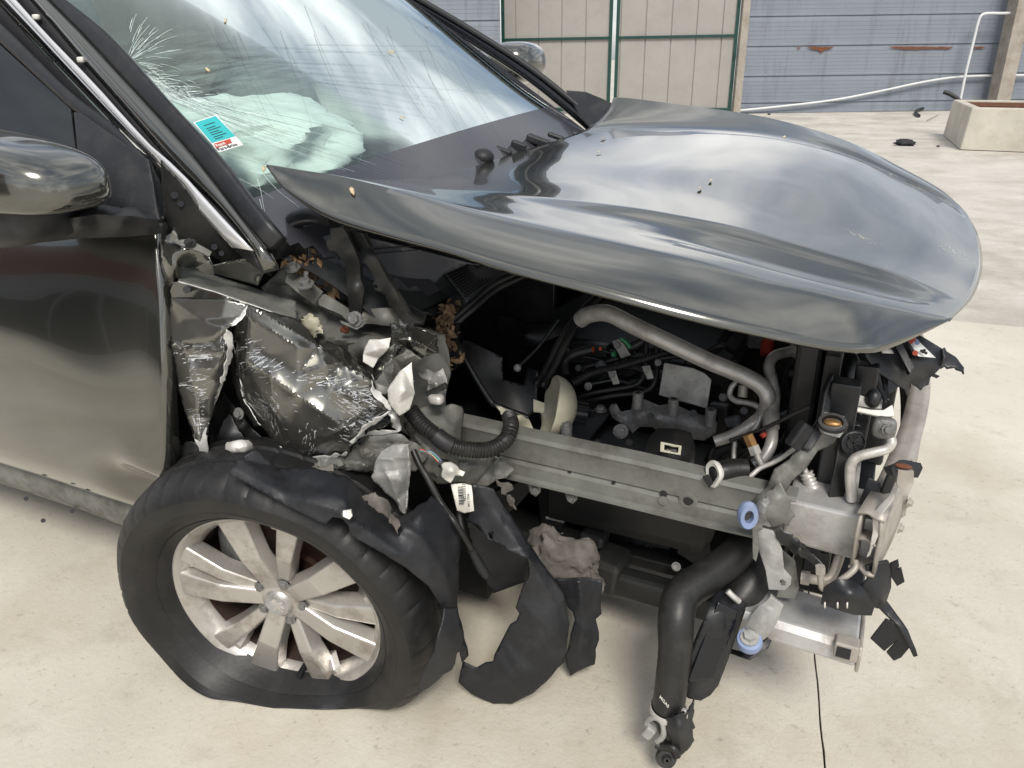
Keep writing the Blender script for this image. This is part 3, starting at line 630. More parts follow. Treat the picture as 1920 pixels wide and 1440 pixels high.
for k in range(160):                     # crazed glitter
    d = abs(rnd.gauss(0, 1)); u = OX+20+d*110; v = OY+22+d*46+rnd.gauss(0, 13); crack(u, v, R(rnd.uniform(-10, 60)), rnd.uniform(10, 26), 0, .00055, lw_, 5)
for k in range(12): crack(rnd.uniform(400, 500), rnd.uniform(310, 400), R(rnd.uniform(15, 75)), rnd.uniform(30, 90), 0, .0004, lw_, 4)
tag(ribbon_set('crack_lines', lw_, 'crack_white', glass), kind='stuff'); tag(ribbon_set('crack_lines', ld_, 'crack_dark', glass), kind='stuff')
# stickers on the glass
def gl_quad(name, pts, m, off, parent=glass): return mesh(name, [onglass(u, v, off)[0] for u, v in pts], [tuple(range(len(pts)))], m, parent, smooth=False)
gl_quad('service_sticker', [(362,231),(405,217),(456,273),(410,287)], 'sticker_white', .002)
gl_quad('sticker_panel', [(365,232),(404,219),(441,257),(397,270)], 'sticker_teal', .0026)
gl_quad('sticker_band', [(400,271.5),(431,262),(435,269.5),(405,280)], 'sticker_red', .0028)
for (s, sz, u, v, u2, v2, m) in (('Rapid', .0105, 406, 277.5, 430, 270, 'sticker_white'), ('Pare-Brise', .0122, 410, 285.5, 448, 273.5, 'ink')):
    o_, n_ = onglass(u, v, .0034); e_ = onglass(u2, v2, .0034)[0]-o_; text('sticker_lettering', s, sz, m, glass, o_, e_, n_.cross(e_), .0001)
for k, (t0, wds) in enumerate(((.18, .6), (.34, .5), (.44, .7), (.56, .5), (.66, .6), (.78, .7), (.88, .45))):
    a = (366+30*t0+4+6, 234+36*t0-3); L_ = 34*wds; pts = [(a[0], a[1]), (a[0]+L_, a[1]-L_*.33), (a[0]+L_+.7, a[1]-L_*.33+1.0), (a[0]+.7, a[1]+1.0)]
    gl_quad('printed_line', pts, 'ink', .0032)
# ---- pillar, mouldings, side window --------------------------------
SP = Vector((0,-.80,1.0)); SN = Vector((0,-.42,.165)).normalized()
def sp(u, v, off=0.): return atp(u, v, SP+SN*off, SN)
def strip(name, L1, L2, m, off, parent=CAR, solid=.006, bul=.0, off2=None):
    n = 18; a = resample([Vector((p[0], p[1], 0)) for p in spline([Vector((*q,0)) for q in L1], 6)], n); b = resample([Vector((p[0], p[1], 0)) for p in spline([Vector((*q,0)) for q in L2], 6)], n)
    V = []
    for i in range(n):
        pa, pb = sp(a[i].x, a[i].y, off), sp(b[i].x, b[i].y, off if off2 is None else off2)
        for k in range(5): t = k/4; V.append(pa.lerp(pb, t)+SN*bul*math.sin(math.pi*t))
    return mesh(name, V, [(i*5+k, i*5+k+1, (i+1)*5+k+1, (i+1)*5+k) for i in range(n-1) for k in range(4)], m, parent, ang=40, solid=solid, off=-1)
e1 = [(124,0),(187,50),(233,97),(309,183),(410,293),(480,385),(527,442)]; e2 = [(91,0),(156,66),(196,110),(282,203),(365,296),(458,415),(503,468)]
e3 = [(60,0),(110,57),(153,110),(232,199),(330,312),(408,385),(476,470),(494,512)]; e4 = [(30,0),(84,60),(179,159),(239,226),(299,289),(332,315),(470,468)]
up_ = lambda L_: [(L_[0][0]-(L_[1][0]-L_[0][0])*1.6, L_[0][1]-(L_[1][1]-L_[0][1])*1.6)]+L_
strip('windshield_moulding', up_(e1), up_(e2), 'black_plastic', .002, bul=.003, solid=.02)
strip('a_pillar', up_(e2[:-1]+[(515,488)]), up_(e3), 'paint', .004, bul=.006, solid=.03)
strip('weatherstrip', up_(e3), up_([(20,0),(76,66),(143,139),(199,199),(252,256),(319,332),(440,470)]), 'seal', -.010, bul=.003, solid=.03)
c1 = [(15,0),(76,66),(143,139),(199,199),(252,256),(292,299),(319,332),(380,402),(436,464)]; c2 = [(-8,3),(63,76),(133,149),(193,212),(246,269),(286,305),(312,338),(374,406),(430,466)]
tr = strip('roof_trim', up_(e4[:-1]+[(400,390),(475,470)]), up_(c1), 'satin', .013, bul=.003, solid=.004, off2=.010)
strip('trim_face', up_(c1), up_(c2), 'chrome', .0095, parent=tr, solid=.004, off2=-.012)
for (u, v) in ((68,32),(152,112)): blob('clip', sp(u, v, .004), (.009,.006,.006), 'white_plastic', tr, e=.5, n=10)
def splate(name, pts, m, off, parent=CAR, solid=.004): return mesh(name, [sp(u, v, off) for u, v in pts], [tuple(range(len(pts)))], m, parent, smooth=False, solid=solid, off=-1)
splate('window_frame', [(-260,-230),(-40,-40),(63,78),(193,216),(286,310),(300,340),(312,452),(-260,420)], 'seal', -.022, solid=.01)
splate('side_window', [(-260,-150),(-120,-30),(0,82),(136,206),(150,330),(140,405),(-260,405)], 'side_glass', .006)
strip('window_seal', [(-120,-62),(0,43),(133,173),(212,232),(277,300)], [(-120,-26),(0,80),(84,158),(139,208),(268,306)], 'black_plastic', .014, bul=.005, solid=.02)
splate('interior_peek', [(215,226),(264,282),(272,292),(240,262)], 'cloth_white', -.012)
# ---- door ---------------------------------------------------------
zs = [1.045, 1.03, .98, .90, .82, .76, .70, .63, .56, .50, .44, .39, .355]; ys = [-.815,-.832,-.855,-.884,-.905,-.917,-.925,-.928,-.924,-.915,-.900,-.875,-.845]
fe = [(297,455),(297,460),(297,500),(299,560),(301,640),(302,690),(303,745),(306,800),(308,848),(304,888),(298,925),(291,955),(284,975)]
rows = []
for z, y, (u, v) in zip(zs, ys, fe):
    xf = at(u, v, y=y).x; rows.append([Vector((xf-d, y+yy, z)) for d, yy in ((.004,.035),(0,.006),(.02,0),(.10,0),(.22,0),(.38,0),(.6,0),(.9,.005),(1.2,.02))])
def door_f(p, a, b):
    q = p.copy(); fr = math.exp(-((p.x+.42)/.16)**2)
    q.y += .042*math.exp(-((p.x+.33)/.09)**2-((p.z-.47)/.05)**2)-.010*math.exp(-((p.x+.30)/.06)**2-((p.z-.55)/.05)**2)
    q.y += .004*fr*math.sin(p.z*11+p.x*4)*sm(p.z, .4, .55)*(1-sm(p.z, .85, .95))+.008*noise.noise(p*3.2+Vector((3,0,1)))
    return q
door = grid('front_door', rows, 'paint', CAR, nu=5, nv=5, f=door_f, ang=40, solid=.004, off=-1)
# sill
srow = [[Vector((x, y, z)) for x in (-2.2,-1.5,-1.0,-.6,-.42,-.32)] for y, z in ((-.80,.385),(-.832,.36),(-.845,.325),(-.835,.28),(-.805,.245),(-.77,.235),(-.77,.21))]
sill = grid('sill', srow, 'inner_paint', CAR, nu=3, nv=4, ang=50, solid=.004, f=lambda p, a, b: p+Vector((0,.006*noise.noise(p*6),0)))
for (u, v) in ((49,935),(136,958),(81,976),(236,978)): cyl('drain_hole', at(u, v, y=-.850)-Vector((0,.0,0)), at(u, v, y=-.830), .006, 'seal', sill, seg=10)
box('floor_pan', (-.95,0,.27), (2.1,1.5,.04), 'dark_inner', CAR)
box('lower_body_side', (-1.35,-.74,.55), (1.9,.10,.55), 'dark_inner', CAR)
rf = grid('roof', [[Vector((x, y, z)) for x, z in ((-.98,1.66),(-1.3,1.70),(-1.8,1.71),(-2.3,1.69))] for y in (-.56,-.3,0,.3,.58)], 'paint', CAR, nu=3, nv=3, solid=.02, f=lambda p, a, b: p+Vector((0,0,-.12*(p.y/.6)**4)))
# ---- hinge pillar and cowl side behind the door --------------------
sheet('hinge_pillar', [(292,450,-.80),(345,452,-.80),(335,560,-.81),(336,660,-.815),(352,770,-.815),(388,862,-.82),(396,905,-.81),(318,930,-.80),(300,860,-.80),(292,650,-.80)], 'dark_inner', CAR, cuts=2, amp=.004, solid=.003, seed=3)
sheet('cowl_side', [(305,448,-.85),(322,436,-.83),(338,452,-.83),(392,478,-.82),(400,496,-.82),(470,480,-.79),(516,493,-.76),(492,517,-.77),(484,535,-.775),(405,512,-.80),(344,498,-.83),(336,515,-.845),(318,545,-.85),(305,500,-.855)], 'paint', CAR, inner=[(345,470,-.845),(330,500,-.86),(420,495,-.80)], cuts=3, amp=.003, seed=4)
sheet('pillar_inner_plate', [(302,300,-.79),(345,345,-.785),(400,420,-.78),(475,495,-.76),(470,520,-.74),(380,470,-.78),(310,450,-.80)], 'dark_inner', CAR, cuts=1, solid=.003)
for (u, v, r) in ((327,366,.007),(339,382,.006),(352,455,.006),(402,463,.006),(415,475,.005),(333,432,.009)): cyl('grommet', at(u, v, y=-.795), at(u, v, y=-.785), r, 'black_gloss', CAR, seg=12)
brk = sheet('hinge_bracket', [(318,448,-.85),(326,432,-.86),(332,440,-.86),(335,452,-.86),(356,450,-.85),(377,462,-.85),(397,473,-.84),(392,482,-.85),(372,472,-.86),(340,462,-.87)], 'inner_paint', CAR, cuts=2, amp=.003, solid=.004, seed=8)
bolt(at(356, 458, y=-.862), (0,-.5,.85), .008, 'dark_inner', brk)
sheet('torn_gusset', [(370,500,-.84),(392,488,-.85),(400,500,-.84),(402,512,-.83),(385,512,-.84)], 'inner_paint', CAR, cuts=2, amp=.004, seed=9, rim=0)
# ---- door mirror ---------------------------------------------------
mir = sub_empty('door_mirror', (0,0,0), CAR)
def mcap(p):
    k = (p.x+.2)/.4; p = p.copy()
    p.z *= (1-.30*max(0, k-.5)-.05*k)*(1 if p.z > 0 else .66); p.z += -.035*max(0, k-.4); p.y += .05*max(0, k-.5); return p
blob('mirror_cap', at(8, 345, y=-1.03)+Vector((-.03,0,.012)), (.205,.095,.080), 'paint', mir, e=.60, n=56, f=mcap)
def mlow(p): p = p.copy(); k = (p.x+.2)/.4; p.z += .018*max(0, k-.6); return p
blob('mirror_base', at(0, 410, y=-1.02)+Vector((-.035,.005,.012)), (.192,.088,.058), 'black_plastic', mir, e=.62, n=40, f=mlow)
sheet('mirror_arm', [(60,428,-1.02),(92,415,-1.0),(180,402,-.96),(250,405,-.92),(297,412,-.875),(302,438,-.865),(240,444,-.90),(150,447,-.95),(88,454,-1.0),(60,455,-1.02)], 'black_plastic', mir, inner=[(150,425,-.985),(230,423,-.935),(280,425,-.89)], cuts=3, solid=.03, bevel=.004, off=-1)
sheet('sail_panel', [(138,210,-.80),(150,212,-.80),(278,300,-.815),(286,340,-.83),(297,412,-.865),(240,400,-.875),(170,398,-.88),(150,330,-.86)], 'black_plastic', mir, cuts=2, solid=.012, bevel=.004, off=-1)
blob('far_mirror_cap', at(968, 118, y=1.0), (.10,.13,.075), 'paint', CAR, e=.75, n=28)
# ---- far pillar, interior -----------------------------------------
fp = [at(u, v, y=y) for u, v, y in ((640,-80,.57),(770,-3,.605),(880,62,.62),(1000,140,.635),(1100,222,.65),(1122,246,.66))]
tube('far_pillar', [p+Vector((-.02,.03,-.005)) for p in fp], .022, 'black_gloss', CAR, seg=10)
tube('far_moulding', [p+Vector((0,.008,.012)) for p in fp], .009, 'seal', CAR, seg=8)
def dashf(p, a, b): return p+UP*(.02*math.sin(p.y*4)+.004*noise.noise(p*8))
grid('dashboard', [[Vector((x, y, z)) for y in (-.70,-.35,0,.35,.68)] for x, z in ((.20,.86),(.05,.94),(-.12,.985),(-.30,.99),(-.42,.95),(-.45,.75))], 'dash', CAR, nu=5, nv=4, f=dashf)
air = blob('passenger_airbag', at(470, 262, y=-.30)+Vector((-.04,0,-.03)), (.30,.30,.13), 'cloth_white', CAR, e=.85, amp=.16, sc=7, seed=4, n=80)
grid('curtain_airbag', [[Vector((x0_-.10+x, .585+.02*math.sin(x*9)-.04*(z-1.1), z)) for x in (0,-.25,-.6,-1.0,-1.5)] for z, x0_ in ((1.04,.16),(1.2,-.06),(1.35,-.30),(1.48,-.52),(1.58,-.70))], 'cloth_white', CAR, nu=6, nv=4, f=lambda p, a, b: p+Vector((0,.05*noise.noise(p*5),0)), solid=.02)
grid('headliner', [[Vector((x, y, 1.60+.02*math.cos(y*2))) for x in (-.75,-1.2,-1.8,-2.3)] for y in (-.5,0,.55)], 'cloth_white', CAR, nu=3, nv=3)
box('rear_trim', (-2.3,0,1.1), (.04,1.3,1.0), 'cloth_grey', CAR)
for y in (-.36,.36):
    st = sub_empty('front_seat', (0,0,0), CAR)
    blob('backrest', (-.95,y,.98), (.10,.24,.36), 'cloth_grey', st, e=.6, n=24, rot=Matrix.Rotation(R(-12), 3, 'Y')); blob('headrest', (-1.04,y,1.42), (.05,.13,.09), 'cloth_grey', st, e=.6, n=20); blob('seat', (-.68,y,.62), (.28,.25,.10), 'cloth_grey', st, e=.6, n=24)
box('far_door_inner', (-.95,.72,.75), (1.5,.06,.65), 'cloth_grey', CAR)
# wiper bits and clips at the glass base
wp = sub_empty('wiper_linkage', (0,0,0), CAR)
blob('spindle_cap', at(906, 303, y=.02)+Vector((0,0,.012)), (.03,.03,.022), 'seal', wp, n=20)
for (u, v, y, s) in ((945,290,.12,(.05,.022,.025)),(975,280,.18,(.045,.02,.03)),(1012,268,.28,(.07,.03,.022)),(1045,260,.36,(.05,.02,.014))):
    box('clip', at(u, v, y=y)+Vector((-.005,0,.006)), s, 'black_plastic', wp, Matrix.Rotation(R(-20+u*.03), 3, 'Z')@Matrix.Rotation(R(18), 3, 'Y'), .005)
sheet('far_cowl_cover', [(1062,172,.70),(1100,175,.70),(1146,195,.69),(1148,212,.66),(1135,228,.62),(1105,240,.58),(1085,215,.62)], 'black_plastic', CAR, cuts=2, amp=.006, solid=.006)
tube('nozzle', Q([(540,424,-.66),(560,410,-.67),(590,404,-.68),(625,410,-.68)]), .017, 'black_plastic', CAR, seg=12)
# ---- wheel ---------------------------------------------------------
ST, CB = .2033, -.1069
def wheel_frame(c, st, cb):
    n = Vector((math.sin(st)*math.cos(cb), -math.cos(st)*math.cos(cb), math.sin(cb))); a = UP.cross(n).normalized(); b = n.cross(a); return Vector(c), n, a, b
WC, wn, wa, wb_ = wheel_frame((0,-.9,.2493), ST, CB)
def wp3(r, th, d): return WC+wa*(r*math.cos(th))+wb_*(r*math.sin(th))+wn*d
def wang(u, v): p = atp(u, v, WC, wn)-WC; return math.atan2(p.dot(wb_), p.dot(wa))
def lathe(name, prof, m, parent, n=96, fn=wp3, closed=False, post=None, rmod=None, **k):
    V = []
    for i in range(n):
        th = 2*math.pi*i/n
        for q, (r, d) in enumerate(prof):
            rr = r+(rmod(i, q, r, d) if rmod else 0); p = fn(rr, th, d); V.append(post(p) if post else p)
    m_ = len(prof); f = [(i*m_+j, i*m_+j+1, ((i+1) % n)*m_+j+1, ((i+1) % n)*m_+j) for i in range(n) for j in range(m_-1)]
    if closed: f += [(i*m_+m_-1, i*m_, ((i+1) % n)*m_, ((i+1) % n)*m_+m_-1) for i in range(n)]
    return mesh(name, V, f, m, parent, ang=k.pop('ang', 38), **k)
wheel = sub_empty('front_wheel', (0,0,0), CAR)
def squash(p):
    side = (p-WC).dot(wn); s_ = .036
    if p.z < .16:
        z1 = .003+s_*math.log(1+math.exp((p.z-.003)/s_)); k = z1-p.z; p = p.copy(); p.z = z1
        if side > -.09: p += Vector((wn.x, wn.y, 0))*min(.022, k*.4)*(1+.2*noise.noise(p*9)); p.y += min(1, k/.05)*(.24*p.x if p.x > 0 else .05*p.x)
    q = p-WC; r_ = q-wn*q.dot(wn)
    if q.dot(wn) > -.02: p = p+wn*.006*noise.noise(p*7)
    return p
tp_ = [(.226,-.02),(.236,-.004),(.242,.004),(.248,.014),(.258,.026),(.262,.030),(.264,.029),(.276,.044),(.294,.057),(.2965,.0585),(.299,.0575),(.312,.061),(.328,.060),(.343,.051),(.354,.036),(.361,.020),(.365,.004),(.366,-.014),(.360,-.018),(.360,-.024),(.367,-.028),(.367,-.06),(.361,-.064),(.361,-.07),(.367,-.074),(.364,-.105),(.357,-.12),(.342,-.14),(.31,-.175),(.27,-.18),(.226,-.17)]
def tread(i, q, r, d):
    if r > .342 and -.13 < d < .055: return -.0032 if i % 7 == 0 else 0
    return 0
lathe('tyre', tp_, 'rubber', wheel, n=301, post=squash, rmod=tread, ang=24)
rim = lathe('rim', [(.226,-.022),(.238,-.008),(.2455,.000),(.2455,.004),(.240,.005),(.230,-.002),(.222,-.012),(.214,-.03),(.211,-.04)], 'alloy', wheel, n=120)
lathe('rim_barrel', [(.211,-.04),(.207,-.08),(.203,-.12),(.20,-.17)], 'rotor', wheel, n=80)  # dark disc colour imitates the shade behind the spokes
def spoke(th, w0, w1, r0, r1, d0, d1, dep, skew=0, name='spoke', m='alloy', mid=None):
    V = []
    e = (math.cos(th), math.sin(th)); t = (-e[1], e[0])
    def pt(r, s, d): return WC+wa*(e[0]*r+t[0]*s)+wb_*(e[1]*r+t[1]*s)+wn*d
    st = [(r0, w0, d0), ((r0+r1)*.5, (w0+w1)*.46, (d0+d1)/2+.010), (r1, w1, d1)]
    for (r, w_, d) in st:
        V += [pt(r, -w_/2, d), pt(r, w_/2, d), pt(r, w_/2+.009+skew, d-dep), pt(r, -w_/2-.009+skew, d-dep)]
    f = []
    for i in range(2):
        b = i*4
        for k in range(4): f.append((b+k, b+(k+1) % 4, b+4+(k+1) % 4, b+4+k))
    f += [(3,2,1,0), (8,9,10,11)]
    return mesh(name, V, f, m, wheel, smooth=False, bevel=.004)
for (u, v) in ((431,984),(660,1068),(684,1222),(489,1271),(331,1094)): spoke(wang(u, v), .040, .066, .030, .233, -.018, -.002, .034)
for (u, v) in ((536,999),(705,1160),(604,1284),(405,1212),(341,1042)):
    th = wang(u, v); spoke(th, .024, .048, .045, .233, -.026, -.003, .036, .004)
    e = Vector((math.cos(th+.13), math.sin(th+.13)));
    spoke(th+.150, .004, .030, .185, .236, -.034, -.014, .018, 0, name='spoke_web')
hub = lathe('hub', [(.0005,-.008),(.030,-.008),(.034,-.014),(.048,-.018),(.064,-.026),(.066,-.05),(.05,-.07)], 'alloy', wheel, n=48)
for k in range(5):
    th = wang(431, 984)+R(36)+k*R(72); p = wp3(.053, th, -.020); cyl('bolt_recess', p-wn*.004, p+wn*.0015, .0125, 'dark_inner', wheel, seg=16)
    bolt(wp3(.053, th, -.019), wn, .0085, 'rust' if False else 'cast_alu', wheel, .007, 'wheel_bolt')
cap = cyl('centre_cap', WC-wn*.008, WC-wn*.0045, .029, 'grey_plate', wheel, r1=.027, seg=32)
lion = [(-.4,.9),(-.1,1.0),(.1,.75),(.05,.5),(.35,.55),(.7,.75),(.85,.55),(.6,.35),(.35,.2),(.75,.1),(.95,-.2),(.8,-.35),(.5,-.1),(.3,-.15),(.45,-.5),(.75,-.75),(.55,-.95),(.2,-.6),(0,-.35),(-.25,-.6),(-.55,-.95),(-.75,-.85),(-.45,-.45),(-.25,-.1),(-.5,.1),(-.9,.0),(-.85,.2),(-.45,.3),(-.8,.5),(-.75,.65),(-.35,.5),(-.5,.7)]
mesh('lion_emblem', [WC-wn*.0042+(wa*(x*.95)+wb_*y)*.019 for x, y in lion], [tuple(range(len(lion)))], 'aluminium', cap, smooth=False, solid=.0012)
rot_ = lathe('brake_disc', [(.01,-.085),(.075,-.085),(.08,-.095),(.15,-.095),(.15,-.115),(.02,-.115)], 'rotor', wheel, n=72)
lathe('backing_plate', [(.01,-.135),(.205,-.14)], 'dark_inner', wheel, n=48)
th = wang(400, 1060); cpos = wp3(.135, th, -.085); blob('brake_caliper', cpos, (.05,.035,.07), 'cast_alu', wheel, e=.5, n=20)
cyl('tyre_valve', wp3(.205, wang(555, 1245), -.03), wp3(.203, wang(555, 1245), .006), .007, 'seal', wheel, seg=12)
# far front wheel, seen only as a dark shape under the car
WC2 = Vector((.17,.78,.33)); 
fwl = sub_empty('far_wheel', (0,0,0), CAR)
fn2 = lambda r, th, d: WC2+Vector((r*math.cos(th), -d, r*math.sin(th)))
lathe('tyre', [(.22,.08),(.27,.11),(.325,.09),(.335,0),(.325,-.09),(.27,-.11),(.22,-.08)], 'rubber', fwl, n=60, fn=fn2)
lathe('rim', [(.22,.08),(.20,.02),(.10,.0),(.01,.0)], 'alloy', fwl, n=40, fn=fn2)
# ---- torn front wing -------------------------------------------------
SPT = ['scratched_paint', 'torn_metal']
mat('sky_sheen', (.085,.092,.11), .28, 0, .12, 6)  # blue grey stands in for sky reflected in the lower windshield
wing = sub_empty('front_wing', (0,0,0), CAR)
sheet('wing_flange', [(340,496,-.74),(440,529,-.735),(554,565,-.73),(556,600,-.79,2),(505,584,-.81),(466,570,-.825),(400,547,-.845),(334,528,-.865)], ['inner_paint','torn_metal'], wing, cuts=3, amp=.0008, rim=1, seed=11)
sheet('wing_flange_fold', [(334,528,-.866),(400,547,-.847),(466,570,-.828),(440,566,-.84),(425,562,-.85),(323,559,-.87),(320,545,-.872),(324,530,-.87)], ['paint','torn_metal'], wing, cuts=3, amp=.001, rim=1, seed=111)
cyl('hole', at(350, 543, y=-.874), at(350, 543, y=-.864), .007, 'seal', wing, seg=14)
wr_ = sheet('wing_rear_panel', [(322,559,-.872),(425,562,-.852),(465,571,-.835,2),(457,591,-.845,2),(434,609,-.875,2),(424,618,-.88,2),(436,650,-.865,2),(434,673,-.86,2),(417,722,-.87,1),(396,781,-.88,2),(388,822,-.885,3),(388,851,-.885,2),(373,845,-.89,2),(352,781,-.892,2),(338,737,-.89,2),(329,679,-.885,3),(317,620,-.874,1)], ['scuffed_paint','torn_metal'], wing, inner=[(345,600,-.875),(385,600,-.874),(415,598,-.866),(345,640,-.885),(390,640,-.888),(420,635,-.878),(347,654,-.878),(385,660,-.876),(420,657,-.870),(360,690,-.892),(405,690,-.888),(372,760,-.896),(377,820,-.894)], solid=.0032, lin=.8, cuts=4, amp=.001, scale=9, rim=1, seed=12, step=9, ang=28, gmax=4, creases=[([(322,648),(350,656),(400,655),(436,645)],.014,9),([(350,660),(372,740),(380,845)],.006,10),([(436,612),(405,640),(347,650)],-.008,9),([(434,673),(405,740),(388,850)],-.006,7)])
wm_ = sheet('wing_main_panel', [(467,572,-.838,1),(505,586,-.832,1),(554,599,-.805,1),(575,618,-.81,2),(600,652,-.825,2),(640,680,-.82,3),(694,711,-.80,3),(699,731,-.80,3),(729,760,-.785,4),(733,770,-.785,4),(705,788,-.80,4),(682,804,-.815,4),(655,832,-.83,3),(656,848,-.80,3),(610,852,-.815,2),(557,861,-.82,2),(519,833,-.83,2),(487,795,-.832,2),(457,746,-.835,1),(441,687,-.825,1),(440,623,-.815,1),(442,606,-.815,2)], ['scuffed_paint','torn_metal'], wing,
  inner=[(535,613,-.842),(470,596,-.856),(510,618,-.866),(560,650,-.866),(610,684,-.858),(660,716,-.838),(466,640,-.860),(464,676,-.874),(510,706,-.884),(557,740,-.886),(605,772,-.876),(652,803,-.852),(505,668,-.872),(560,700,-.874),(620,735,-.864),(680,765,-.828),(482,720,-.868),(505,765,-.872),(545,795,-.876),(595,820,-.866),(540,832,-.850),(600,838,-.84)], solid=.0032, lin=.8, cuts=4, amp=.0016, scale=8, rim=1, seed=13, step=9, ang=28, gmax=4.5, creases=[([(463,676),(510,706),(557,740),(605,772),(655,806)],.010,20),([(469,574),(535,613),(600,652),(640,682),(696,716)],.010,11),([(448,640),(455,690),(475,748),(520,800),(560,858)],-.012,9),([(640,682),(600,720),(560,742)],-.006,12),([(733,768),(690,760),(640,730)],.008,9),([(733,768),(690,785),(650,790)],-.009,8),([(682,804),(650,800),(600,830),(557,858)],.008,9),([(510,706),(520,770),(545,830)],.006,10)])
tube('crease_scar', Q([(463,676,-.878),(485,690,-.885),(510,706,-.889),(557,740,-.891),(605,772,-.881),(640,796,-.862),(653,804,-.856)]), [.0008,.0016,.0010,.0018,.0012,.0008], 'torn_metal', wing, seg=6)
def bvh(o): return BVHTree.FromPolygons([v.co.copy() for v in o.data.vertices], [tuple(p.vertices) for p in o.data.polygons])
def scratches(o, clusters, seed=1):
    T = bvh(o); rd = random.Random(seed); L_ = []
    for (u, v, su, sv, ang, n, ln, wd) in clusters:
        for k in range(int(n*.5)):
            a_ = R(ang+rd.gauss(0, 9)); uu, vv = u+rd.gauss(0, su), v+rd.gauss(0, sv); l_ = ln*rd.uniform(.25, 1.0); P = []; cv = rd.uniform(-.02, .02)
            for q in range(5):
                h = T.ray_cast(CAM, ray(uu, vv))
                if h[0] is None: break
                nn = h[1] if h[1].dot(ray(uu, vv)) < 0 else -h[1]; P.append(h[0]+nn*.0016); uu += l_/4*math.cos(a_); vv += l_/4*math.sin(a_); a_ += cv
            if len(P) > 1: L_.append((P, nn, wd*rd.choice((.6,.9,1.3,1.8,2.6))))
    tag(ribbon_set('scratch_marks', L_, 'scratch', wing), kind='stuff')
mat('scratch', (.46,.48,.50), .65, 0, .2, 60)
scratches(wr_, [(360,668,26,9,-12,60,26,.0009),(375,668,30,6,-4,40,24,.0008),(365,715,14,16,-8,46,24,.0009),(370,765,9,22,-5,60,18,.0008),(372,800,6,18,80,40,16,.0009),(376,800,6,20,-10,40,14,.0007),(425,640,6,20,100,26,16,.0010)], 2)
scratches(wm_, [(466,665,10,12,-14,36,24,.0008),(485,685,14,10,-24,40,28,.0007),(450,720,6,26,75,22,24,.0008),(470,755,14,16,38,50,26,.0008),(505,745,8,10,60,26,14,.0010),(512,790,6,18,75,34,18,.0009),(580,708,18,6,-10,30,24,.0008),(610,716,22,4,-6,24,30,.0007),(660,730,26,20,-12,110,26,.0008),(655,752,24,18,22,90,26,.0008),(690,775,22,14,28,120,22,.0009),(680,795,18,12,-38,70,20,.0010),(580,815,7,16,105,34,16,.0011),(640,815,18,10,20,34,16,.0009),(600,845,30,5,-14,40,22,.0008),(560,780,40,30,20,26,9,.0007),(520,700,40,20,-20,20,8,.0006)], 3)
for i, (pts, m_) in enumerate((
  ([(424,617,-.895,2),(434,623,-.885,2),(438,650,-.880,3),(434,674,-.876,3),(427,692,-.884,3),(417,722,-.884,2),(412,716,-.890,3),(424,676,-.890,2),(426,648,-.892,3),(419,628,-.896,2)], 'torn_metal'),
  ([(452,590,-.868,2),(466,572,-.850,2),(462,590,-.866,2),(448,604,-.880,2),(434,612,-.890,2),(438,602,-.884,2)], 'torn_metal'),
  ([(696,712,-.806,3),(702,730,-.806,3),(716,742,-.802,3),(732,760,-.795,3),(734,770,-.795,3),(722,764,-.806,3),(704,748,-.815,3),(694,730,-.818,3)], 'torn_metal'),
  ([(734,770,-.797,2),(708,790,-.815,3),(684,806,-.826,3),(660,832,-.842,3),(655,828,-.846,3),(678,800,-.836,3),(702,782,-.826,3)], 'torn_metal'),
  ([(557,861,-.835,2),(610,853,-.83,3),(652,848,-.815,3),(650,853,-.812,3),(606,860,-.828,3),(560,867,-.834,2),(522,838,-.845,2),(526,836,-.848,2)], 'torn_metal'),
  ([(387,800,-.902,2),(390,850,-.895,3),(374,846,-.902,2),(366,822,-.906,3),(376,828,-.906,2)], 'torn_metal'))):
    sheet('torn_edge', pts, m_, wing, cuts=3, amp=.003, solid=.0012, seed=300+i, step=6, gmax=3, ang=26)
def dent(name, pts, m, y0, seed, **k): return sheet(name, pts, m, wing, seed=seed, **k)
sheet('wing_curl', [(598,648,-.815,2),(612,640,-.79,2),(636,650,-.78,3),(660,668,-.77,3),(690,695,-.765,3),(702,716,-.775,2),(696,722,-.795,2),(660,700,-.81,2),(620,676,-.825,2)], ['paint','torn_metal'], wing, inner=[(640,668,-.80),(670,690,-.795)], lin=.7, cuts=3, amp=.003, rim=1, seed=14, step=8)
sheet('wing_inner_return', [(436,640,-.82,2),(446,690,-.825,2),(458,748,-.835,2),(490,797,-.85,2),(478,800,-.83,2),(452,760,-.81,2),(436,716,-.80,2),(430,670,-.80,2)], ['dark_inner','torn_metal'], wing, cuts=3, amp=.003, rim=1, seed=15, step=8)
sheet('wing_corner', [(682,804,-.815,3),(729,764,-.785,3),(736,780,-.78,3),(726,796,-.785,3),(700,805,-.80,3),(684,815,-.81,3)], ['black_gloss','torn_metal'], wing, inner=[(712,788,-.81)], cuts=3, amp=.003, rim=1, seed=16, step=7)
sheet('wing_tip', [(728,758,-.77,3),(738,760,-.765,3),(748,785,-.76,3),(752,806,-.76,3),(744,812,-.765,3),(735,800,-.77,3)], ['torn_metal','torn_metal'], wing, inner=[(742,785,-.785)], cuts=3, amp=.003, rim=1, seed=17, step=6)
sheet('wing_hem', [(650,806,-.80,2),(700,806,-.79,2),(752,806,-.775,2),(735,812,-.775,2),(680,818,-.79,2),(655,838,-.80,2)], ['torn_metal','torn_metal'], wing, cuts=2, amp=.003, seed=18, step=8)
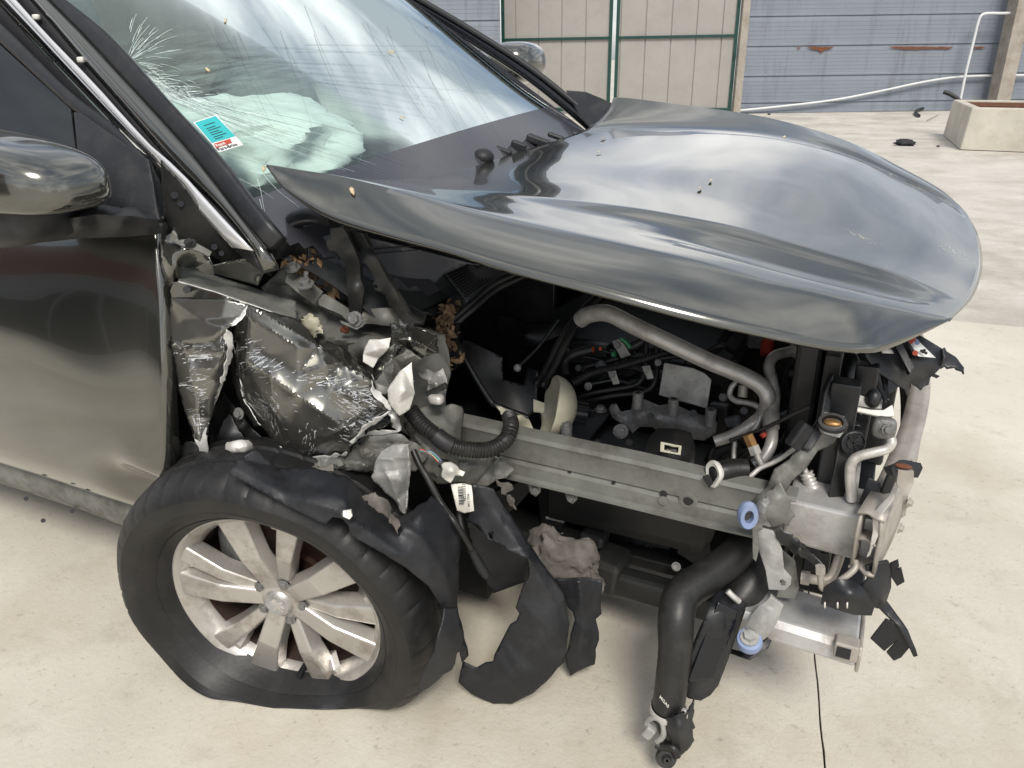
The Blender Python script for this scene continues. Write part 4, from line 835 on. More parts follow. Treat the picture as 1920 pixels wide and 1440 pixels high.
# wheel-house stay behind the wing
sheet('wing_stay', [(395,775,-.80),(420,735,-.80),(470,800,-.82),(520,848,-.83),(545,878,-.83),(520,880,-.82),(470,850,-.81),(430,800,-.80),(408,830,-.80),(395,842,-.80)], 'dark_inner', CAR, inner=[(450,800,-.84)], cuts=3, amp=.003, seed=19)
sheet('stay_plate', [(398,835,-.82,2),(430,775,-.83,2),(445,800,-.84,2),(470,835,-.84,2),(440,850,-.845,2),(410,850,-.83,2)], 'black_plastic', CAR, inner=[(425,815,-.855)], cuts=3, amp=.003, seed=20, step=8)
bolt(at(449, 775, y=-.845), (0,-1,.2), .008, 'cast_alu', CAR)
sheet('white_clip', [(424,840,-.87,1),(432,831,-.875,1),(462,830,-.87,1),(474,840,-.86,1),(470,848,-.86,1),(448,851,-.87,1),(430,860,-.875,1),(426,852,-.88,1)], 'white_plastic', CAR, inner=[(440,840,-.90),(458,838,-.895)], cuts=2, amp=.002, solid=.012, seed=21, bevel=.002)
sheet('sill_torn_end', [(340,835,-.86,3),(360,828,-.87,3),(385,850,-.87,3),(388,880,-.86,3),(360,890,-.86,3),(330,900,-.85,3),(322,870,-.85,3)], ['dark_inner','torn_metal'], CAR, inner=[(358,858,-.885)], cuts=3, amp=.005, rim=1, seed=22, step=7)
cyl('blue_bolt', at(322, 902, y=-.86), at(322, 902, y=-.84), .009, 'blue_plastic', CAR, seg=12)
# ---- upper wheelhouse sheet metal --------------------------------------
sheet('wheelhouse', [(490,540,-.70,2),(540,492,-.66,2),(600,540,-.62,2),(690,598,-.60),(765,606,-.58,2),(835,628,-.56,3),(845,700,-.56,3),(832,770,-.57,3),(790,830,-.60,3),(735,800,-.64,3),(690,720,-.66),(640,670,-.68),(590,640,-.70),(540,590,-.72)], ['inner_paint','torn_metal'], CAR, inner=[(560,560,-.66),(600,590,-.665),(650,610,-.66),(600,620,-.685),(640,640,-.70),(690,640,-.70),(720,630,-.66),(760,660,-.64),(690,680,-.69),(740,720,-.66),(790,690,-.60),(790,760,-.61),(760,780,-.63)], lin=.7, cuts=4, amp=.006, scale=20, seed=23, ang=28, rim=1, gmax=5, creases=rcre(500,500,840,820,18,.010,3))
sheet('strut_top', [(655,640,-.70),(690,628,-.69),(720,630,-.66),(733,645,-.66),(712,668,-.69),(680,680,-.70),(650,675,-.71)], 'inner_paint', CAR, inner=[(690,650,-.735)], cuts=4, amp=.001, seed=24, ang=60)
blob('sealant_patch', at(582, 610, y=-.715), (.028,.006,.018), 'cream_plastic', CAR, amp=.6, seed=2, n=20)
blob('rust_spot', at(646, 619, y=-.715), (.012,.004,.007), 'rust', CAR, amp=.5, seed=5, n=12)
hg = sub_empty('bonnet_hinge', (0,0,0), CAR)
sheet('hinge_plate', [(544,502,-.70),(553,517,-.70),(575,523,-.70),(592,537,-.69),(605,547,-.68),(588,570,-.70),(579,563,-.71),(535,530,-.72),(538,512,-.71)], 'inner_paint', hg, cuts=1, solid=.006, bevel=.002, inner=[(570,540,-.72)])
bolt(at(574, 535, y=-.725), (0,-.35,1), .011, 'cast_alu', hg); cyl('stud', at(574, 530, y=-.722), at(574, 510, y=-.722), .005, 'cast_alu', hg, seg=8); bolt(at(550, 504, y=-.715), (0,-.35,1), .010, 'cast_alu', hg)
sheet('hinge_link', [(598,556,-.68),(612,553,-.68),(655,582,-.68),(690,580,-.68),(742,580,-.67),(770,596,-.66),(765,612,-.66),(700,606,-.69),(662,606,-.70),(640,592,-.70),(600,574,-.70)], 'inner_paint', hg, inner=[(660,595,-.712),(720,594,-.70)], cuts=2, amp=.001, solid=.008, bevel=.002)
bolt(at(667, 598, y=-.72), (.1,-1,.3), .010, 'cast_alu', hg); bolt(at(763, 603, y=-.69), (.1,-1,.3), .010, 'cast_alu', hg)
sheet('hinge_clip', [(637,601,-.72),(668,612,-.72),(676,600,-.72),(690,596,-.71),(690,602,-.71),(680,612,-.72),(668,618,-.73),(640,607,-.73)], 'inner_paint', hg, cuts=1, solid=.003)
sheet('hinge_arm', [(622,428,-.725),(646,424,-.725),(655,440,-.72),(676,488,-.715),(680,540,-.70),(680,592,-.69),(658,592,-.69),(655,530,-.70),(650,490,-.715),(632,468,-.72),(620,468,-.72),(614,452,-.725),(624,444,-.725)], 'dark_inner', hg, inner=[(655,470,-.727),(668,540,-.712)], cuts=2, solid=.012, bevel=.003)
sheet('hinge_arm', [(657,430,-.70),(684,436,-.70),(700,470,-.70),(735,530,-.70),(770,590,-.70),(792,604,-.70),(760,605,-.70),(735,572,-.70),(725,548,-.70),(706,542,-.70),(702,530,-.70),(706,522,-.70),(680,476,-.70),(662,450,-.70)], 'dark_inner', hg, inner=[(690,480,-.711),(735,550,-.711)], cuts=2, solid=.012, bevel=.003, holes=[[(703,534,-.70),(708,532,-.70),(711,537,-.70),(706,540,-.70)]])
sheet('sheen_panel', [(575,455,-.63),(640,432,-.655),(760,462,-.60),(900,497,-.47),(878,494,-.47),(830,514,-.50),(802,545,-.52),(760,545,-.56),(700,528,-.60),(640,500,-.63),(590,478,-.645)], 'sky_sheen', CAR, cuts=2, amp=.0006, solid=.004, seed=331)  # added sheet, its colour imitates the sky reflection on the glass behind
for k_ in (0, 7): tubeq('cowl_line', [(600,486-k_*1.2,-.655),(700,476-k_*1.2,-.635),(790,468-k_*1.2,-.595)], .0012, 'seal', CAR, seg=6)
sheet('cowl_seal', [(482,436,-.70,1),(492,432,-.70,1),(560,452,-.68,1),(577,462,-.67,1),(578,496,-.67,1),(568,488,-.67,1),(548,476,-.68,1),(515,488,-.70,1),(492,470,-.70,1)], 'black_plastic', CAR, inner=[(540,456,-.70),(530,470,-.70)], cuts=2, amp=.003, solid=.004, seed=30)
sheet('cowl_gutter', [(586,476,-.62,1),(600,482,-.62,1),(650,512,-.60,1),(700,540,-.58,1),(760,556,-.55,1),(820,578,-.50,1),(838,600,-.49,1),(800,590,-.54,1),(730,572,-.57,1),(650,545,-.60,1),(600,512,-.62,1)], 'black_plastic', CAR, inner=[(650,528,-.63),(740,560,-.59)], cuts=3, amp=.002, solid=.005, seed=31)
sheet('bracket_tab', [(706,560,-.62),(714,548,-.62),(740,552,-.60),(800,590,-.58,2),(795,610,-.58,2),(760,606,-.60),(706,590,-.62)], 'black_plastic', CAR, cuts=1, solid=.004)
# grille box on the cowl
gb = sub_empty('cowl_grille', (0,0,0), CAR)
sheet('grille_top', [(830,511,-.42),(881,488,-.36),(985,506,-.28),(935,528,-.36),(874,567,-.46)], 'grey_plastic', gb, cuts=1, solid=.004)  # paler than the side: skylight on the top put into its colour
sheet('grille_side', [(830,511,-.42),(874,567,-.46),(866,598,-.47),(838,606,-.48),(796,560,-.45),(806,540,-.44)], 'black_plastic', gb, cuts=2, solid=.004, inner=[(842,560,-.462)])
q0, q1, q2, q3 = at(836,511,y=-.421), at(881,490.5,y=-.361), at(948,507,y=-.318), at(874,560,y=-.455); gn = (q1-q0).cross(q3-q0).normalized(); gn = gn if gn.z > 0 else -gn
hv, hf = [], []; CE = at(893,518,y=-.385)
for i in range(15):
    for j in range(11):
        a = (i+.5*(j % 2))/15; b = (j+.5)/11; p = q0.lerp(q1, a).lerp(q3.lerp(q2, a), b)+gn*.004; s0 = len(hv)
        e_ = (q1-q0).normalized(); g_ = gn.cross(e_)
        for k in range(6): hv.append(p+(e_*math.cos(k*math.pi/3)*.0038+g_*math.sin(k*math.pi/3)*.0030))
        hf.append(tuple(range(s0, s0+6)))
tag(mesh('grille_holes', hv, hf, 'seal', gb, smooth=False), kind='stuff')
tubeq('seal_channel', [(843,605,-.50),(880,572,-.46),(925,534,-.40),(985,506,-.34)], .0075, 'black_plastic', CAR, seg=8)
tubeq('seal_channel', [(850,611,-.50),(888,578,-.46),(932,542,-.40),(992,514,-.34)], .0075, 'black_plastic', CAR, seg=8)
sheet('channel_end', [(836,604,-.50),(860,606,-.50),(858,690,-.50,2),(848,694,-.50,2),(838,680,-.50)], 'black_plastic', CAR, cuts=1, solid=.016, bevel=.002)
# torn inner support and white plastic bits
sheet('torn_support', [(732,606,-.70,3),(755,612,-.70,3),(778,615,-.70,3),(819,629,-.68,3),(823,661,-.68,3),(793,670,-.70,2),(761,650,-.72,2),(737,670,-.74,2),(718,697,-.75,3),(703,711,-.755,3),(699,690,-.75,3),(720,664,-.74,3),(737,635,-.72,3)], ['paint','torn_metal'], CAR, inner=[(770,635,-.73),(745,650,-.745),(800,650,-.71)], lin=.8, cuts=4, amp=.003, rim=1, seed=33, step=7, gmax=3, ang=26, creases=rcre(700,606,822,711,7,.008,4,7))
sheet('torn_support', [(700,715,-.76,3),(720,695,-.75,3),(740,672,-.74,3),(762,655,-.73,3),(790,672,-.71,3),(775,690,-.70,3),(755,700,-.72,3),(735,730,-.745,3),(722,740,-.76,3),(705,735,-.77,3)], ['inner_paint','torn_metal'], CAR, inner=[(735,700,-.765),(760,680,-.735)], lin=.8, cuts=4, amp=.004, rim=1, seed=34, step=7, gmax=3, ang=26, creases=rcre(700,655,790,740,7,.010,5,7))
sheet('white_tongue', [(772,679,-.745,1),(755,693,-.76,1),(729,731,-.785,1),(731,752,-.79,1),(749,777,-.79,1),(766,766,-.775,1),(775,737,-.76,1)], 'white_plastic', CAR, inner=[(755,730,-.805),(745,755,-.80)], lin=.7, cuts=4, amp=.002, solid=.006, seed=35, ang=60)
sheet('white_flap', [(733,633,-.735,2),(708,638,-.745,2),(694,638,-.75,2),(682,664,-.765,2),(681,678,-.77,2),(700,690,-.765,2),(710,670,-.755,2),(729,652,-.74,2)], 'white_plastic', CAR, inner=[(705,655,-.775)], lin=.7, cuts=4, amp=.002, solid=.003, seed=36)
sheet('headlamp_stub', [(785,700,-.66,3),(800,690,-.66,3),(815,700,-.65,3),(830,690,-.64,3),(838,720,-.64,3),(835,735,-.645,3),(815,750,-.66,3),(800,745,-.67,3),(805,720,-.67,3)], ['grey_plate','torn_metal'], CAR, inner=[(818,718,-.685)], lin=.8, cuts=4, amp=.004, rim=1, seed=37, step=7, gmax=3, ang=26, creases=rcre(785,690,838,750,6,.009,6,6))
beam('lamp_bracket', at(800, 740, y=-.69), at(838, 722, y=-.68), .012, .012, 'dark_inner', CAR); blob('lamp_screw', at(818, 748, y=-.69), (.016,.012,.010), 'aluminium', CAR, e=.6, n=14)
# crushed apron between wing and rail
sheet('crushed_apron', [(760,778,-.70,3),(800,765,-.66,3),(850,760,-.62,3),(864,765,-.60,2),(862,822,-.60,2),(870,850,-.61,3),(920,845,-.58,3),(965,880,-.58,3),(950,895,-.60,3),(930,900,-.62,3),(905,912,-.64,3),(865,900,-.66,3),(820,905,-.68,3),(790,880,-.70,3),(770,830,-.71,3)], ['inner_paint','torn_metal'], CAR, inner=[(810,800,-.70),(830,840,-.70),(850,800,-.645),(860,870,-.665),(900,875,-.645),(820,870,-.72)], lin=.8, cuts=4, amp=.013, scale=30, rim=1, seed=38, ang=26, gmax=4, creases=rcre(760,760,960,905,16,.014,1))
sheet('crushed_apron', [(640,850,-.80,4),(690,815,-.79,4),(752,812,-.765,4),(775,830,-.75,4),(800,850,-.72,4),(780,880,-.74,4),(740,870,-.77,4),(700,880,-.79,4),(650,878,-.81,4),(600,885,-.83,4),(560,872,-.84,4),(600,858,-.83,4)], ['inner_paint','torn_metal'], CAR, inner=[(690,845,-.815),(740,840,-.79),(640,866,-.83)], lin=.8, cuts=4, amp=.014, scale=34, rim=1, seed=39, step=8, ang=26, gmax=4, creases=rcre(560,812,800,885,16,.012,2,7))
sheet('apron_bracket', [(735,835,-.80,1),(764,832,-.79,1),(770,867,-.785,1),(765,916,-.79,1),(764,948,-.795,2),(760,964,-.80,2),(750,958,-.80,3),(741,937,-.805,3),(709,907,-.82,2),(697,893,-.825,2),(709,855,-.815,2)], ['grey_plate','torn_metal'], CAR, inner=[(738,862,-.822),(752,900,-.825),(725,895,-.83)], lin=.7, cuts=3, amp=.002, rim=1, seed=40, step=9, gmax=3.5, ang=26, creases=[([(705,862),(770,856)],.008,6),([(715,885),(764,878)],-.006,6),([(722,880),(755,955)],.007,6),([(764,836),(762,960)],-.006,6)])
# ---- wheel-arch liner --------------------------------------------------
sheet('arch_liner', [(429,887,-0.9870),(448,862,-0.9620),(479,842,-0.9320),(522,878,-0.9120,2),(590,878,-0.9020,3),(648,893,-0.8920,3),(680,930,-0.8820,3),(735,975,-0.8620,3),(764,965,-0.8420,3),(808,930,-0.8020,2),(838,960,-0.7870,1),(861,1010,-0.7770,2),(860,1082,-0.7820,2),(856,1135,-0.7970,2),(868,1185,-0.8070,2),(878,1228,-0.8070,2),(866,1242,-0.8220,2),(850,1190,-0.8320,2),(831,1141,-0.8470),(802,1097,-0.8770),(760,1062,-0.9070),(721,1039,-0.9320),(657,1004,-0.9620),(654,986,-0.9620),(642,972,-0.9670),(624,969,-0.9670),(610,983,-0.9770),(531,945,-0.9870)], 'liner_plastic', CAR,
  inner=[(520,905,-0.9870),(540,912,-0.9670),(600,930,-0.9770),(650,940,-0.9620),(700,985,-0.9420),(750,1010,-0.9170),(790,1000,-0.8920),(770,1035,-0.9170),(800,1050,-0.8970),(830,1010,-0.8470),(835,1080,-0.8570),(845,1130,-0.8320),(760,985,-0.9070),(785,965,-0.8820)], lin=.7, cuts=4, flat=0.45, gmax=6, amp=.0012, scale=16, solid=.003, seed=60, ang=35, step=14, creases=[([(440,880),(530,925),(640,960),(720,1020),(800,1080)],.006,16),([(735,975),(790,1010),(835,1080),(860,1180)],.007,16),([(700,985),(760,985),(808,935)],-.006,14),([(540,900),(600,915)],-.007,13)])
sheet('liner_clip', [(644,957,-0.9810),(658,956,-0.9760),(661,966,-0.9760),(655,973,-0.9810),(643,968,-0.9860)], 'white_plastic', CAR, cuts=1, solid=.008, bevel=.002)
sheet('liner_rag', [(680,930,-0.9210,4),(700,925,-0.9160,4),(725,940,-0.9060,4),(735,965,-0.9010,4),(750,985,-0.9010,4),(745,1000,-0.9060,4),(725,970,-0.9210,4),(700,950,-0.9260,4)], 'insulation', CAR, inner=[(715,948,-0.9310)], cuts=3, amp=.006, solid=.004, seed=61, step=6)
sheet('liner_rag', [(585,876,-0.8960,4),(625,872,-0.8860,4),(626,884,-0.8910,4),(605,890,-0.9060,4)], 'insulation', CAR, cuts=3, amp=.005, solid=.003, seed=62, step=6)
sheet('hanging_liner', [(884,907,-.70,2),(925,916,-.68,2),(957,966,-.67,1),(992,1021,-.67,1),(1021,1062,-.665,1),(1056,1112,-.655,1),(1067,1170,-.66,1),(1058,1240,-.675,2),(1035,1265,-.69,3),(1000,1298,-.71,3),(960,1318,-.725,3),(925,1318,-.735,3),(888,1302,-.745,3),(860,1278,-.75,3),(868,1240,-.745,2),(893,1252,-.74,4),(925,1240,-.73,7),(942,1199,-.715,7),(957,1170,-.71,6),(968,1164,-.705,6),(974,1117,-.70,6),(992,1082,-.695,4),(989,1047,-.70,2),(957,1033,-.705,1),(913,1010,-.71,1),(898,986,-.71,1),(876,977,-.71,1)], 'liner_plastic', CAR,
  inner=[(905,945,-.69),(930,980,-.70),(960,1010,-.70),(1010,1090,-.69),(1030,1130,-.68),(1000,1150,-.71),(1020,1210,-.715),(980,1220,-.725),(960,1270,-.745),(920,1285,-.75),(1005,1265,-.725),(1040,1180,-.69)], lin=.7, cuts=4, flat=0.4, gmax=6, amp=.0012, scale=15, solid=.003, seed=63, ang=35, step=15, creases=[([(905,930),(950,990),(1000,1060),(1040,1130),(1050,1200)],.006,12),([(985,1090),(1030,1140)],.0035,9),([(978,1105),(1035,1165)],.0035,9),([(972,1125),(1035,1185)],.0035,9),([(945,1205),(1000,1290)],.0035,9),([(930,1225),(980,1300)],.0035,9)], holes=[[(915,998,-.705),(923,1000,-.705),(925,1012,-.705),(918,1010,-.705)]])
sheet('liner_inner', [(872,970,-.62),(915,1005,-.60),(990,1045,-.58),(985,1090,-.58),(925,1112,-.60),(895,1065,-.62)], 'black_plastic', CAR, cuts=1, solid=.003)
sheet('liner_flap', [(1040,1085,-.60,1),(1085,1082,-.585,1),(1130,1088,-.57,2),(1128,1150,-.57,4),(1117,1160,-.575,3),(1123,1185,-.575,4),(1115,1245,-.58,4),(1070,1266,-.60,3),(1060,1230,-.61,2),(1078,1160,-.60,2)], 'liner_plastic', CAR, inner=[(1090,1120,-.60),(1100,1180,-.60),(1085,1220,-.615)], lin=.7, cuts=4, flat=0.4, gmax=6, amp=.0012, scale=18, solid=.003, seed=64, step=13, ang=35, creases=[([(1085,1085),(1095,1160),(1085,1255)],.008,12),([(1110,1090),(1112,1180),(1105,1245)],-.006,11)])
sheet('tread_cover', [(832,1140,-0.8650,2),(856,1138,-0.8350,2),(870,1200,-0.8350,3),(846,1255,-0.8650,3),(780,1304,-0.9150,3),(792,1262,-0.9200,2),(815,1220,-0.9050,2)], 'liner_plastic', CAR, inner=[(835,1200,-0.8950)], cuts=3, flat=0.4, gmax=6, amp=.0012, solid=.003, seed=65)
blob('cable_loom_rag', at(1065, 1050, y=-.52), (.085,.04,.055), 'insulation', CAR, amp=.45, sc=4, seed=7, n=56, e=.8, rot=Matrix.Rotation(R(14), 3, 'Y'), f=lambda p: p+Vector((0,0,.012*math.sin(p.x*60))))
for i, pts in enumerate(([(930,898,-.64),(955,905,-.63),(962,918,-.63),(940,925,-.64)], [(945,925,-.62),(965,930,-.62),(970,955,-.62),(955,945,-.62)])): sheet('torn_foam', [p+(4,) for p in pts], 'insulation', CAR, cuts=3, amp=.006, solid=.004, seed=66+i, step=5)
# ---- loose wires, label, conduit ---------------------------------------
cdt = tubeq('conduit', [(770,770,-.72),(790,795,-.73),(815,815,-.735),(845,835,-.73),(880,843,-.71),(920,842,-.68),(948,825,-.65),(958,800,-.62),(955,780,-.58)], .0155, 'hose_rubber', CAR, rib=.0012, ribp=.0068, seg=16)
tubeq('conduit_tape', [(818,817,-.736),(832,828,-.735),(846,836,-.730)], .0178, 'seal', cdt, seg=14)
for k, m_ in enumerate(('red_plastic','white_plastic','green_plastic','green_plastic','blue_plastic')): tubeq('loose_wire', [(788,842+k*1.2,-.745),(806,850-k*.8,-.745),(818,862-k*2,-.74),(828+k*1.0,872-k*.6,-.735)], .0013, m_, CAR, seg=6)
tubeq('wire_plug', [(824,868,-.735),(840,870,-.73)], .009, 'black_plastic', CAR, seg=8)
sheet('foil_scrap', [(828,872,-.745,4),(848,868,-.74,4),(860,880,-.735,4),(872,885,-.73,4),(868,893,-.735,4),(852,890,-.745,4),(845,905,-.75,4),(832,895,-.75,4)], 'paper', CAR, inner=[(848,882,-.765)], cuts=3, amp=.006, seed=70, step=6)
lab = sheet('parts_label', [(845,908,-.735,1),(868,906,-.725,1),(884,910,-.72,1),(889,958,-.73),(870,962,-.735),(857,957,-.745)], 'paper', CAR, inner=[(866,932,-.745)], cuts=2, solid=.0008)
for k in range(14):
    v0 = 913+k*2.5; wd = (1.3,.7,1.7,.8)[k % 4]; sheet('barcode_bar', [(858.5+k*.16,v0,-.748),(868+k*.16,v0-.6,-.7465),(868+k*.16,v0+wd-.6,-.7465),(858.5+k*.16,v0+wd,-.748)], 'ink', lab, cuts=0, solid=.0004)
for k, (s_, u, v, sz) in enumerate((('9823301277', 874, 940, .009), ('MX1 7588', 881, 950, .007))):
    o_ = at(u, v, y=-.752); text('label_text', s_, sz, 'ink', lab, o_, at(u-1.5, v-30, y=-.752)-o_, at(u-30, v+1.5, y=-.754)-o_, .0001)
tubeq('cable', [(775,845,-.75),(786,870,-.76),(802,897,-.77),(823,937,-.775),(838,960,-.78),(856,984,-.785),(884,1030,-.76)], .0065, 'hose_rubber', CAR, seg=8); tubeq('cable', [(884,1030,-.76),(890,1045,-.755)], .009, 'seal', CAR, seg=8)
tubeq('sensor_plug', [(888,1040,-.755),(898,1058,-.75),(912,1080,-.745)], [.010,.012,.009], 'black_plastic', CAR, seg=10)
tubeq('cable', [(860,960,-.72),(868,1000,-.735),(880,1030,-.74),(895,1045,-.74)], .006, 'hose_rubber', CAR, seg=8)
# ---- chassis rail, crash box, bumper beam -------------------------------
def prism(name, prof, path, m, parent, bevel=.0, **k):   # rectangular-ish section swept along x (prof: (y,z) offsets)
    V = []; n = len(prof)
    for (x, y, z, s) in path:
        for (a, b) in prof: V.append(Vector((x, y+a*s, z+b*s)))
    f = [(i*n+j, i*n+(j+1) % n, (i+1)*n+(j+1) % n, (i+1)*n+j) for i in range(len(path)-1) for j in range(n)]+[tuple(range(n))[::-1], tuple((len(path)-1)*n+j for j in range(n))]
    return mesh(name, V, f, m, parent, bevel=bevel, **k)
rp = [(-.055,.048),(-.06,.040),(-.055,.030),(-.055,-.010),(-.050,-.016),(-.055,-.024),(-.055,-.05),(-.065,-.054),(-.065,-.060),(.05,-.060),(.05,-.03),(-.022,-.03),(-.022,.050),(-.030,.056),(-.042,.052)]
rail = prism('chassis_rail', rp, [(.16,-.50,.548,1.0),(.30,-.50,.545,1.02),(.50,-.502,.543,1),(.68,-.50,.540,1),(.82,-.502,.537,.98),(.98,-.50,.533,.95)], 'inner_paint', CAR, ang=30)
for (u, v) in ((1060,834),(1082,843),(1111,849),(1134,856),(1159,863),(1188,870),(1020,824),(996,817)): p = at(u, v, z=.602); p = at(u, v, y=-.545); cyl('spot_weld', p-Vector((0,.002,-.004)), p+Vector((0,.004,-.004)), .0062, 'cast_alu', rail, seg=12)
for (u, v, r) in ((1244,926,.0075),(1290,940,.009),(933,861,.007),(1068,884,.004),(1150,905,.004)): p = at(u, v, y=-.556); cyl('rail_hole', p-Vector((0,.0006,0)), p+Vector((0,.006,0)), r, 'seal', rail, seg=16)
p = at(1290, 940, y=-.556); lathe('pressed_ring', [(.010,-.0005),(.014,.001),(.019,-.0005)], 'inner_paint', rail, n=24, fn=lambda r, th, d: p+Vector((r*math.cos(th), -d, r*math.sin(th))))
p2 = at(1244, 938, y=-.556); cyl('plug', p2-Vector((0,.003,0)), p2, .010, 'inner_paint', rail, seg=16)
for (u, v) in ((1003,921),(1072,935)): sheet('rail_tab', [(u-14,v-16,-.552),(u+12,v-10,-.552),(u+10,v+2,-.552),(u+2,v+10,-.553),(u-8,v+4,-.553)], 'inner_paint', rail, cuts=1, solid=.003); bolt(at(u, v, y=-.556), (0,-1,0), .006, 'cast_alu', rail)
cb = prism('crash_box', [(-.055,.042),(-.055,-.048),(.045,-.05),(.045,.045)], [(.965,-.502,.530,1),(1.135,-.505,.527,1.04)], 'pale_alu', CAR, bevel=.006, smooth=False)
# hollow bumper beam with centre web
bb = sub_empty('bumper_beam', (0,0,0), CAR)
pathb = spline([Vector((1.118,-.605,.545)),Vector((1.148,-.45,.55)),Vector((1.178,-.2,.555)),Vector((1.19,0.05,.56)),Vector((1.175,.35,.57)),Vector((1.12,.62,.585))], 6)
def bstrip(name, d0, d1, th, m='rusty_alu', amp=0):
    V = []; 
    for i, c in enumerate(pathb):
        t = (pathb[min(i+1, len(pathb)-1)]-pathb[max(i-1, 0)]); t.z = 0; t.normalize(); nx = Vector((t.y, -t.x, 0)); 
        j = amp*noise.noise(Vector((d0[0]*90, d0[1]*90, 3))) if i == 0 else 0
        for k in range(4):
            q = k/3; a = d0[0]+(d1[0]-d0[0])*q; b = d0[1]+(d1[1]-d0[1])*q; V.append(c+nx*a+Vector((0,0,b))+t*((random.uniform(-.012,.012)) if i == 0 else 0))
    return mesh(name, V, [(i*4+k, i*4+k+1, (i+1)*4+k+1, (i+1)*4+k) for i in range(len(pathb)-1) for k in range(3)], m, bb, solid=th, ang=30)
bstrip('front_wall', (.008,-.055), (.004,.058), .005); bstrip('rear_wall', (-.03,-.058), (-.03,.060), .005)
bstrip('top_wall', (-.034,.060), (.010,.058), .005); bstrip('bottom_wall', (-.034,-.058), (.010,-.056), .005); bstrip('web', (-.028,.0), (.007,.0), .004)
sheet('beam_flange', [(1640,960,-.59,2),(1668,930,-.585),(1688,882,-.58),(1694,882,-.58),(1676,935,-.59),(1650,972,-.60),(1648,1000,-.60,2),(1632,1040,-.60,3),(1624,1045,-.60,3),(1634,1010,-.60,2)], ['aluminium'], bb, cuts=2, amp=.001, solid=.005)
bk = sub_empty('beam_bracket', (0,0,0), CAR)
sheet('bracket_front', [(1683,880,-.60),(1712,882,-.59),(1712,905,-.59),(1702,930,-.60),(1698,965,-.60),(1690,970,-.60),(1694,930,-.60),(1680,905,-.60)], 'rusty_alu', bk, cuts=1, solid=.006, bevel=.002)
sheet('rubber_pad', [(1664,876,-.60,1),(1680,866,-.58,1),(1718,868,-.56,1),(1722,876,-.56,1),(1713,893,-.57,1),(1668,890,-.60,1)], 'black_plastic', bk, inner=[(1692,878,-.585)], cuts=2, solid=.018, bevel=.004)
blob('rust_stain', at(1694, 874, y=-.595), (.014,.006,.004), 'rust', bk, n=12); 
for (u, v) in ((1703,942),(1686,990)): bolt(at(u, v, y=-.61), (1,-.3,0), .006, 'rusty_alu', bk)
# torn tow bracket with blue bush
tb = sub_empty('torn_bracket', (0,0,0), CAR)
sheet('gusset', [(1412,940,-.585,4),(1428,926,-.585,3),(1450,918,-.58,3),(1462,905,-.58,2),(1470,918,-.58,2),(1482,934,-.58,2),(1480,950,-.58,3),(1490,968,-.58,3),(1478,985,-.585,4),(1450,990,-.59,4),(1430,985,-.59,4),(1408,990,-.595,4)], ['inner_paint','torn_metal'], tb, inner=[(1440,950,-.61),(1455,970,-.605),(1425,965,-.61)], cuts=4, amp=.005, scale=22, rim=1, seed=81, step=6)
sheet('shredded_edge', [(1408,945,-.60,5),(1440,930,-.60,5),(1448,950,-.60,5),(1440,985,-.60,5),(1415,992,-.605,5)], ['cast_alu'], tb, inner=[(1428,955,-.614)], cuts=3, amp=.008, scale=60, seed=82, step=5, solid=.001)
lathe('blue_bush', [(.012,-.006),(.022,-.008),(.024,.002),(.020,.010),(.011,.008),(.012,-.006)], 'blue_plastic', tb, n=32, fn=(lambda c, n_, a_, b_: (lambda r, th, d: c+a_*(r*.8*math.cos(th))+b_*(r*1.15*math.sin(th))+n_*d))(*wheel_frame(at(1402, 966, y=-.62), .5, .1)))
sheet('tear_strip', [(1462,988,-.60,3),(1480,1000,-.60,3),(1510,1022,-.60,3),(1530,1045,-.60,3),(1546,1062,-.60,3),(1540,1072,-.60,3),(1515,1050,-.605,3),(1480,1030,-.605,3),(1455,1005,-.605,3)], ['dark_inner','torn_metal'], tb, inner=[(1500,1030,-.62)], cuts=3, amp=.004, rim=1, seed=83, step=6)
sheet('hanging_plate', [(1418,985,-.60),(1450,995,-.60,1),(1466,1030,-.60),(1470,1066,-.60),(1484,1082,-.605),(1482,1096,-.61),(1472,1106,-.61),(1442,1104,-.61),(1436,1068,-.605),(1424,1030,-.60)], ['grey_plate'], tb, inner=[(1445,1035,-.61)], cuts=2, amp=.002, solid=.004, bevel=.001, holes=[[(1461,1088,-.607),(1468,1085,-.607),(1475,1090,-.607),(1473,1097,-.607),(1465,1097,-.607)]])
sheet('plate_edge', [(1411,985,-.61),(1420,985,-.61),(1423,1030,-.61),(1418,1052,-.61),(1412,1045,-.61)], ['inner_paint'], tb, cuts=1, solid=.006)
sheet('lower_gusset', [(1466,1030,-.57),(1490,1050,-.56),(1498,1100,-.56),(1490,1122,-.56),(1455,1118,-.57),(1470,1070,-.57)], ['inner_paint'], tb, cuts=2, solid=.004, amp=.002)
